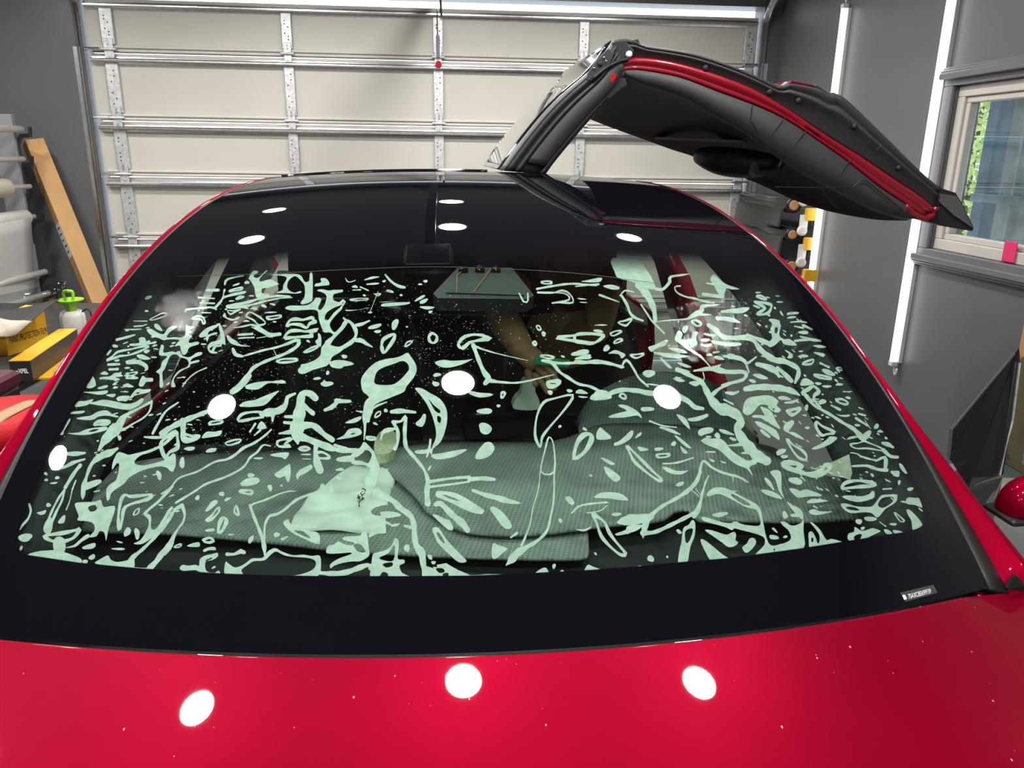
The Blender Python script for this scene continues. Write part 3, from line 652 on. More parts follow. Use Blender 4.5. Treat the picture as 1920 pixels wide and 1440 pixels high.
# front end, sides, rear: a plain closed body
def side_panel(y0, y1, s_, nm, zt=1.0, m=None):
    prof = [(.90, .0), (.985, -.06), (1.0, -.22), (.985, -.42), (.96, -.60), (.90, -.66)]
    ys = np.linspace(y0, y1, 14)
    MB().rings([[(s_ * x, y, zt + z + .03 * min(0, y) ) for x, z in prof] for y in ys], False, False).build(nm, m or M_red, car, CAR, True, solid=.02)
for s_ in (-1, 1): side_panel(-1.1, .34, s_, 'front_wing', .965)
side_panel(.36, 1.70, -1, 'front_door'); side_panel(1.72, 2.85, -1, 'rear_door')
for s_ in (-1, 1): side_panel(2.88, 3.75, s_, 'rear_wing')
MB().grid(lambda u, v: ((u * 2 - 1) * .90, -1.15 - .12 * math.sin(v * 2.4) + .10 * (2 * u - 1) ** 2, .84 - v * .60), 24, 12).build('front_bumper', M_red, car, CAR, True, solid=.02)
MB().grid(lambda u, v: ((u * 2 - 1) * .90, 3.78 - .1 * (2 * u - 1) ** 2, 1.0 - v * .70), 24, 8).build('rear_bumper', M_red, car, CAR, True, solid=.02)
for s_ in (-1, 1):
    MB().cbox((s_ * .93 - .06, .30, .27), (s_ * .93 + .06, 3.0, .42), .02).build('door_sill', M_redj, car, CAR)
    for y in (-.35, 2.65 + .42):
        wh = MB(); wh.lathe([(.20, -.11), (.33, -.12), (.365, -.09), (.37, .0), (.365, .09), (.33, .12), (.20, .11)], (s_ * .84, y, .37), 32, 'x'); wo = wh.build('tyre', M_rubber, car, CAR, True)
        MB().lathe([(.02, s_ * .10), (.06, s_ * .11), (.20, s_ * .09), (.235, s_ * .115), (.235, s_ * .09), (.02, s_ * .07)], (s_ * .84, y, .37), 24, 'x').build('wheel_rim', M_zincd, wo, CAR, True)
# fender crown between the pillar foot and the front wing, right and left
for s_ in (-1, 1):
    MB().grid(lambda u, v: (s_ * (.80 + .19 * u), -1.05 + 1.55 * v, .985 + .035 * (v > .0) - .03 * u * u - .10 * (1 - v) ** 2 - .0 * u), 8, 20).build('wing_crown', M_red, car, CAR, True)
# --- roof behind the windshield, spine and rear glass
def roofz(x, y):
    u = abs(x) / .6124; t = max(0, y - LL); return Z0 + HH - D1 * u ** 2.2 - .035 * t * t
def roof(xa, xb, ya, yb, nm, m=M_gblack):
    MB().grid(lambda u, v: (xa + (xb - xa) * u, ya + (yb - ya) * v + S1_ * ((xa + (xb - xa) * u) / .6124) ** 2, roofz(xa + (xb - xa) * u, ya + (yb - ya) * v)), 30, 20).build(nm, m, car, CAR, True, solid=.012)
roof(-.6124, .085, LL + .006, 3.05, 'left_roof_glass'); roof(-.60, .60, 3.06, 3.6, 'rear_roof_glass')
MB().grid(lambda u, v: ((u * 2 - 1) * (.60 + .22 * v), 3.60 + .16 * v, roofz(.4, 3.6) - .55 * v), 16, 10).build('tailgate_glass', M_gblack, car, CAR, True, solid=.012)
MB().grid(lambda u, v: ((u * 2 - 1) * .80, 2.93 + .10 * v, 1.15 + .42 * v), 12, 4).build('rear_bulkhead', M_seat, car, CAR, True, solid=.03)  # dark full-width sheet added to block the bright view out the back
# left side glass and posts
for ya, yb, nm in ((.42, 1.66, 'front_side_glass'), (1.80, 2.95, 'rear_side_glass')):
    def sg(u, v, ya=ya, yb=yb):
        y = ya + (yb - ya) * u; vq = min(max((y - .15) / LL, 0), 1); e = S(-1.0, vq); xt, zt = e[0] - .045, min(e[2] - .10, 1.50)
        return (xt + (-.955 - xt) * v, y, zt + (1.0 - zt) * v)
    MB().grid(sg, 24, 8).build(nm, M_tintglass, car, CAR, True)
MB().rings([[(-.66 - .02 * 0, 1.68, 1.53), (-.66, 1.80, 1.53), (-.60, 1.80, 1.53), (-.60, 1.68, 1.53)], [(-.965, 1.66, .98), (-.965, 1.80, .98), (-.90, 1.80, .98), (-.90, 1.66, .98)], [(-.96, 1.66, .4), (-.96, 1.80, .4), (-.90, 1.80, .4), (-.90, 1.66, .4)]], True).build('centre_post', M_gblack, car, CAR)
MB().rings([[(.565, 1.74, 1.555), (.625, 1.74, 1.545), (.625, 1.88, 1.545), (.565, 1.88, 1.555)], [(.70, 1.70, 1.33), (.77, 1.70, 1.31), (.77, 1.90, 1.31), (.70, 1.90, 1.33)], [(.84, 1.66, .95), (.92, 1.66, .95), (.92, 1.92, .95), (.84, 1.92, .95)], [(.85, 1.62, .40), (.95, 1.62, .40), (.95, 1.98, .40), (.85, 1.98, .40)]], True).build('centre_post', M_redj, car, CAR, True)
# roof header under the end of the glass (dark lining)
MB().grid(lambda u, v: ((u * 2 - 1) * .58, LL - .35 + .36 * v, roofz((u * 2 - 1) * .58, LL) - .035 - .03 * (1 - v)), 16, 4).build('roof_lining', M_dash, car, CAR, True, solid=.01)
# --- interior tub, dash, seats
b = MB(); b.box((-.90, .10, .30), (.86, 3.6, .34)); b.build('cabin_floor', M_dash, car, CAR)
b = MB(); b.box((-.90, .3, .3), (-.87, 3.6, .99)); b.build('left_door_lining', M_dash, car, CAR)
MB().box((-.85, 2.9, .3), (.85, 2.95, 1.15)).build('rear_seat_back', M_seat, car, CAR)
def dash(u, v):
    X = (u * 2 - 1) * .765; Y = .05 + .97 * v + .09 * (X / .765) ** 2 * (1 - v); return (X, Y, 1.012 - .03 * max(0, v - .88) / .12 - .012 * (1 - v) - .02 * abs(X / .765) ** 4)
MB().grid(dash, 40, 24).build('dashboard', M_dash, car, CAR, True)
MB().box((-.765, 1.0, .62), (.765, 1.04, .985)).build('dash_face', M_dash, car, CAR, bevel=.01)
gr = MB()
for k in range(60):
    x = -.42 + k * .014; gr.box((x, .085 + .09 * (x / .765) ** 2, 1.004), (x + .007, .125 + .09 * (x / .765) ** 2, 1.009))
gr.build('demister_grille', mat('vent_grey', (.05, .052, .055), .6), car, CAR)
def seat(x, nm):
    b = MB()
    b.rings([[(x + sx_ * w, y, z) for sx_, y in ((-1, y0), (-.8, y0 - .03), (.8, y0 - .03), (1, y0), (1, y0 + d), (-1, y0 + d))] for z, w, y0, d in ((.50, .22, 1.72, .12), (.60, .25, 1.70, .13), (.95, .25, 1.78, .11), (1.15, .21, 1.84, .09), (1.20, .14, 1.86, .07))], True)
    o = b.build(nm, M_seat, car, CAR, True)
    MB().cbox((x - .25, 1.20, .42), (x + .25, 1.74, .56), .04).build('cushion', M_seat, o, CAR, True)
    MB().cbox((x - .13, 1.86, 1.22), (x + .13, 1.93, 1.42), .03).build('headrest', M_seat, o, CAR, True)
seat(-.40, 'passenger_seat'); seat(.40, 'driver_seat')
a = car_y(868, 778, .99); c = car_y(1082, 836, .99)
o = MB().cbox((a[0], .985, 1.0), (c[0], 1.005, a[2]), .004).build('centre_screen', M_gblack, car, CAR)
# steering wheel under the towel
wc = car_y(1240, 790, 1.12); stw = MB(); stw.tube([(wc[0] + .165 * math.cos(q), 1.14 + .06 * math.sin(q), wc[2] - .05 + .155 * math.sin(q)) for q in np.linspace(0, 2 * math.pi, 33)], .015, 10, False)
so_ = stw.build('steering_wheel', M_black, car, CAR, True)
MB().bar((wc[0] - .15, 1.14, wc[2] - .05), (wc[0] + .15, 1.14, wc[2] - .05), .03, .05).build('spoke', M_black, so_, CAR)
# --- sensor housing behind the top of the clear glass
def onin(P, off=-.008): return on_glass(np.array(P, float), off)
hs = MB(); hs.prism(onin([(812, 542), (858, 494), (960, 494), (1002, 546), (990, 553), (820, 551)], -.010), -SN(0, .45) * .03); ho_ = hs.build('sensor_housing', M_black, car, CAR)
MB().prism(onin([(836, 542), (868, 506), (948, 506), (984, 547)], -.008), -SN(0, .45) * .002).build('sensor_shade', mat('shade_grey', (.026, .030, .031), .6), ho_, CAR)
M_wire = mat('orange_wire', (.55, .20, .08), .5)
for pl in ([(856, 543), (857, 512), (864, 505)], [(888, 544), (921, 499)]):
    MB().tube(onin(pl, -.006), .0009, 6).build('heating_wire', M_wire, ho_, CAR)
for q in ((869, 503), (900, 502), (930, 502)):
    p = onin([q], -.007)[0]; MB().lathe([(.003, .0), (.011, .0), (.011, .004), (.003, .004)], p, 14, 'y').build('sensor_lens', M_gblack, ho_, CAR, True)
for q in ((899, 502), (930, 502)):
    p = onin([q], -.004)[0]; MB().lathe([(.0002, -.001), (.0014, -.001), (.0014, .0015)], p, 8, 'y').build('indicator', M_led, ho_, CAR)
# --- identification plate behind the glass
P4 = np.array([(1687, 1112), (1749, 1097), (1757, 1112), (1697, 1129)], float)
vp = MB().prism(on_glass(P4, .0006), SN(.7, .03) * .0006).build('identification_plate', mat('plate_grey', (.045, .05, .052), .4), car, CAR)
q0, q1, q2 = on_glass([(1703, 1124), (1745, 1113), (1700, 1113)], .0018)
text_on('7SAXCBE69PF39', 'identification_number', M_inkw, vp, CAR(q0), CAR(q1) - CAR(q0), CAR(q2) - CAR(q0), (np.linalg.norm(q1 - q0), np.linalg.norm(q2 - q0) * .8), .0)
MB().prism(on_glass([(1690, 1117), (1695, 1116), (1699, 1124), (1694, 1126)], .0018), SN(.7, .03) * .0003).build('white_square', M_inkw, vp, CAR)
# --- raised wing door (image right)
YF = 1.89
def fy(P, dy): return np.array([car_y(p[0], p[1], YF) for p in P]) + np.array([0, dy, 0])
DEP = 1.02
ao = spline(fy([(939, 319), (962, 287), (989, 251), (1025, 208), (1062, 172), (1110, 131), (1138, 96), (1150, 77)], 0), 24)
ai = spline(fy([(1022, 328), (1040, 303), (1077, 258), (1107, 223), (1130, 198), (1146, 180), (1160, 160), (1172, 140)], 0), 24)
wd_ = MB(); wd_.rings([[ao[i], ao[i] + (0, DEP, 0), ai[i] + (0, DEP, 0), ai[i] + (0, .006, 0)] for i in range(24)], True)
wing = wd_.build('wing_door', M_trim2, car, CAR, True)
wing['label'] = 'raised wing door with dark lining and red jamb'
n_ = np.cross(ao[10] - ao[9], (0, 1, 0)); n_ /= np.linalg.norm(n_); n_ = n_ if n_[2] > 0 else -n_
MB().rings([[ao[i] + n_ * .004 + (0, dy, 0) for dy in np.linspace(.012, DEP - .02, 10)] for i in range(24)], False, False).build('upper_glass', M_gblack, wing, CAR, True, solid=.004)
def strip(A, B, cuts, nm, m, par=wing):         # band between two front curves; cuts = (fraction, y offset)
    MB().rings([[A[i] + (B[i] - A[i]) * t + np.array([0, dy, 0]) for t, dy in cuts] for i in range(len(A))], False, False).build(nm, m, par, CAR, True, solid=.006)
strip(ao, ai, [(-.01, .02), (.0, -.004), (.05, -.012), (.09, -.004)], 'glass_edge_seal', mat('grey_seal', (.16, .16, .16), .4))
strip(ao, ai, [(.09, -.002), (.12, -.014), (.20, -.016), (.24, -.004), (.30, -.004), (.33, -.014), (.38, -.014), (.41, 0)], 'edge_trim', M_black)
strip(ao[2:], ai[2:], [(.42, -.004), (.45, -.016), (.82, -.018), (.86, -.010)], 'pillar_trim', mat('pillar_trim_black', (.022, .022, .023), .55))
strip(ao, ai, [(.86, -.010), (.97, -.004), (1.0, .02)], 'inner_lip', M_black)
# lower leaf
NS = 60
oo = spline(fy([(1150, 77), (1168, 73), (1192, 76), (1206, 86), (1300, 101), (1390, 131), (1462, 162), (1478, 153), (1530, 161), (1560, 176), (1580, 179), (1650, 246), (1725, 321), (1762, 352)], 0), NS)
rt = spline(fy([(1160, 118), (1184, 108), (1230, 110), (1280, 120), (1347, 140), (1413, 167), (1480, 207), (1547, 253), (1613, 293), (1680, 337), (1730, 370), (1753, 393)], 0), NS)
rb = spline(fy([(1160, 134), (1190, 132), (1230, 137), (1280, 148), (1347, 173), (1413, 197), (1467, 221), (1513, 250), (1580, 297), (1647, 350), (1697, 384), (1728, 405)], 0), NS)
fi = spline(fy([(1172, 140), (1210, 158), (1250, 170), (1300, 190), (1360, 225), (1400, 248), (1450, 285), (1520, 330), (1580, 362), (1640, 392), (1690, 408), (1718, 410)], 0), NS)
strip(oo, rt, [(0, .03), (.04, 0), (.14, -.008), (.2, .004), (.3, .004), (.34, -.006), (.42, -.006), (.46, .006), (.92, .004), (1, .016)], 'edge_trim', M_trim)
strip(rt, rb, [(0, .016), (.1, -.004), (.35, -.010), (.5, .004), (.62, .004), (.8, -.012), (1, .008)], 'red_jamb', M_redj)
strip(rb, fi, [(0, .008), (.05, -.008), (.9, -.004), (1, .03)], 'lining_edge', M_trim)
# outer skin of the leaf, shortened towards the tip
dep = [DEP * (1 - .62 * max(0, i / (NS - 1) - .45) / .55) for i in range(NS)]
MB().rings([[oo[i] + (0, .02 + dep[i] * t, 0) for t in np.linspace(0, 1, 8)] for i in range(NS)], False, False).build('outer_panel', M_red, wing, CAR, True, solid=.004)
# lining: from the front edge back to the rear edge, hollowed in the middle
rear_px = [(1104, 222), (1150, 240), (1200, 258), (1260, 280), (1300, 293), (1332, 312), (1395, 333), (1440, 352), (1500, 379), (1560, 397), (1640, 411), (1700, 413)]
rr_ = spline([car_y(p[0], p[1], YF + DEP * (1 - .80 * max(0, i / 11 - .30) / .70)) for i, p in enumerate(rear_px)], NS)
def lin(u, v):
    i = u * (NS - 1); k = min(int(i), NS - 2); t = i - k
    f_ = fi[k] * (1 - t) + fi[k + 1] * t; r_ = rr_[k] * (1 - t) + rr_[k + 1] * t
    p = f_ * (1 - v) + r_ * v + np.array([0, .03 * (1 - v), 0]); h = math.sin(math.pi * v) ** .7 * .085 * math.sin(math.pi * min(1, u * 1.02)) ** .5
    return p + np.array([.25, 0, .95]) * h
MB().grid(lin, 80, 24).build('lining', M_trim2, wing, CAR, True, solid=.004)
def at_lin(px, py, u0=.5, v0=.5):               # point of the lining seen at a pixel
    best = None
    for u in np.linspace(0, 1, 81):
        for v in np.linspace(0.02, .98, 33):
            e_ = ((proj(CAR(np.array(lin(u, v)))) - (px, py)) ** 2).sum()
            if best is None or e_ < best[0]: best = (e_, u, v)
    return np.array(lin(best[1], best[2]))
cst = np.array([at_lin(*q) for q in ((1232, 256), (1270, 254), (1320, 255), (1362, 258), (1392, 262))])
MB().bar(cst[0] - (0, .01, .004), cst[-1] - (0, .01, .004),   .03, .012).build('bright_strip', M_white, wing, CAR)
# armrest pod with pull cup
pc = [car_y(x, y, YF + d) for x, y, d in ((1312, 292, .62), (1345, 300, .52), (1390, 306, .42), (1430, 308, .34), (1462, 304, .28))]
pod = MB(); pod.tube(spline(pc, 16), [.015 + .045 * math.sin(math.pi * min(1, .12 + q * .8)) ** .8 for q in np.linspace(0, 1, 16)], 18); po = pod.build('armrest', M_black, wing, CAR, True)
cup = [car_y(x, y, YF + .24) for x, y in ((1412, 326), (1420, 330), (1455, 331), (1466, 326), (1472, 306), (1468, 292), (1462, 300), (1455, 318), (1425, 320), (1424, 305), (1418, 303))]
MB().prism(cup, (0, .05, 0)).build('pull_cup', M_trim, po, CAR, bevel=.003)
MB().tube([car_y(x, y, YF + .235) for x, y in ((1460, 312), (1470, 292))], .004, 8).build('bright_edge', M_zincd, po, CAR)
# seams and pocket on the lining edge
for pl in (((1408, 198), (1405, 228), (1418, 247)), ((1467, 222), (1440, 256)), ((1507, 246), (1481, 276)), ((1592, 297), (1572, 324)), ((1700, 388), (1690, 395), (1620, 338), (1610, 338), (1595, 350), (1545, 352), (1450, 350)), ((1535, 352), (1560, 385), (1570, 392))):
    MB().tube([p + (0, -.012, 0) for p in fy(pl, -.003)], .0016, 6).build('seam', M_rubber, wing, CAR)
# bolts on the edge trim
for x, y in ((1322, 128), (1442, 173), (1496, 189), (1601, 237), (1684, 315)):
    p = car_y(x, y, YF); MB().lathe([(.002, -.012), (.008, -.012), (.011, -.004), (.011, .004)], p, 14, 'y').build('trim_plug', M_black, wing, CAR, True)
p4 = fy([(1640, 253), (1650, 262), (1634, 276), (1640, 281), (1668, 268)], -.012)
MB().tube(fy([(1634, 256), (1624, 270), (1630, 278), (1641, 281), (1652, 270)], -.009), .0014, 6).build('trim_cover', M_rubber, wing, CAR)
# latch parts at the elbow
MB().prism(fy([(1100, 138), (1118, 112), (1138, 92), (1150, 100), (1142, 120), (1112, 152), (1098, 152)], -.020), (0, .012, 0)).build('hinge_plate', M_trim, wing, CAR, bevel=.002)
MB().prism(fy([(1146, 80), (1172, 80), (1188, 96), (1178, 112), (1160, 116), (1148, 104)], -.016), (0, .02, 0)).build('corner_cap', M_black, wing, CAR, bevel=.004)
for x, y, r_, m_ in ((1130, 110, .005, M_chrome), (1134, 117, .005, M_chrome), (1112, 129, .005, M_chrome), (1123, 121, .009, M_black), (1177, 103, .011, M_inkw)):
    p = car_y(x, y, YF) + (0, -.02, 0); MB().lathe([(r_ * .35, -.006), (r_ * .7, -.006), (r_, -.002), (r_, .02)], p, 16, 'y').build('bolt', m_, wing, CAR, True)
MB().cbox(tuple(car_y(1141, 157, YF) + (0, -.02, 0)), tuple(car_y(1157, 138, YF) + (0, .02, 0)), .004).build('striker', M_stool, wing, CAR)
MB().prism(fy([(1120, 165), (1140, 150), (1172, 146), (1176, 162), (1160, 172), (1140, 190), (1128, 178)], -.012), (0, .03, 0)).build('hinge_cover', M_trim2, wing, CAR, bevel=.006)
MB().tube(spline(fy([(1108, 150), (1135, 128), (1160, 116), (1176, 112)], -.02), 12), .006, 8).build('cable_sleeve', M_rubber, wing, CAR, True)
# small catches on the top edge and the bottom flap
for pl in ([(1183, 76), (1196, 74), (1199, 82), (1186, 84)], [(1522, 164), (1530, 160), (1548, 172), (1536, 176)]):
    MB().prism(fy(pl, -.004), (0, .02, 0)).build('catch', M_black, wing, CAR)
MB().prism(fy([(1478, 156), (1484, 152), (1524, 160), (1528, 163), (1490, 157), (1476, 163)], -.006), (0, .02, 0)).build('red_edge', M_red, wing, CAR)
flap = fy([(1722, 318), (1745, 340), (1775, 355), (1797, 362), (1812, 387), (1831, 428), (1828, 434), (1770, 424), (1728, 412), (1752, 394), (1735, 350)], .012)
fo = MB().prism(flap, (0, .05, 0)).build('bottom_flap', M_black, wing, CAR, bevel=.004)
MB().prism(fy([(1758, 362), (1795, 368), (1808, 390), (1826, 428), (1790, 404), (1762, 378)], .004), (0, .006, 0)).build('flap_lining', mat('speckled_felt', (.10, .10, .10), .9, var=.4, scale=300), fo, CAR)
MB().tube(spline(fy([(1697, 384), (1715, 402), (1735, 408), (1752, 400), (1755, 388)], 0), 14), .012, 10).build('jamb_corner', M_redj, wing, CAR, True)
# --- opened driver door: window, mirror
def dy_(px, py, Y): return car_y(px, py, Y)
win = [dy_(1779, 858, .62), dy_(1784, 806, .64), dy_(1840, 738, .74), dy_(1902, 664, .85), dy_(1910, 655, .86), dy_(1872, 898, .80), dy_(1816, 914, .66)]
dd = MB().prism([np.array(q) for q in win], (.003, .003, 0)).build('driver_door', M_tintglass, car, CAR); dd['label'] = 'opened driver door with tinted window'
MB().tube([win[0], win[1], win[2], win[3]], .0032, 8).build('window_seal', M_trim, dd, CAR)
MB().rings([[dy_(1895, 672, .845), dy_(1911, 652, .865), dy_(1914, 690, .865), dy_(1898, 690, .845)], [dy_(1856, 900, .80), dy_(1870, 896, .80), dy_(1880, 896, .815), dy_(1862, 902, .80)]], True).build('window_post', M_black, dd, CAR)
MB().tube([dy_(1912, 680, .86), dy_(1898, 790, .84), dy_(1871, 905, .80)], .0035, 8).build('bright_trim', M_zincd, dd, CAR)
MB().prism([dy_(1914, 672, .90), dy_(1960, 640, .98), dy_(1960, 900, .98), dy_(1878, 895, .84)], (.004, .004, 0)).build('outer_glass', M_greenglass, dd, CAR)
MB().tube([dy_(1812, 918, .66), dy_(1845, 905, .73), dy_(1878, 894, .80)], .006, 8).build('belt_trim', M_chrome, dd, CAR)
MB().prism([dy_(1812, 921, .64), dy_(1878, 898, .78), dy_(1862, 940, .72), dy_(1842, 952, .66)], (.02, .02, 0)).build('mirror_base', M_gblack, dd, CAR)
MB().rings([[(.93, .52, zl), (1.14, .672, zl), (1.34, .83, zl), (1.40, .90, zl), (1.33, .96, zl), (1.10, .76, zl), (.88, .60, zl)] if zl not in (.36,) else [(.93, .54, zl), (1.13, .69, zl), (1.32, .84, zl), (1.37, .90, zl), (1.31, .95, zl), (1.09, .76, zl), (.89, .61, zl)] for zl in (.36, .48, .70, .90, .925)], True).build('door_skin', M_red, dd, CAR, bevel=.008)
mc = dy_(1926, 955, .60); mb_ = MB()
def mir(u, v):
    a = math.pi * u; t = v * 2 * math.pi; rx, ry, rz = .085, .055, .085
    x = -math.cos(a); r_ = math.sin(a) ** .7; z = r_ * math.sin(t); z = max(z, -.05)
    return (mc[0] + .02 + rx * x, mc[1] + ry * r_ * math.cos(t), mc[2] + rz * z)
mb_.grid(mir, 20, 28); mo = mb_.build('mirror_housing', M_red, dd, CAR, True)
MB().cbox((mc[0] - .07, mc[1] - .05, mc[2] - .018), (mc[0] + .13, mc[1] + .05, mc[2] - .004), .004).build('mirror_foot', M_black, mo, CAR)
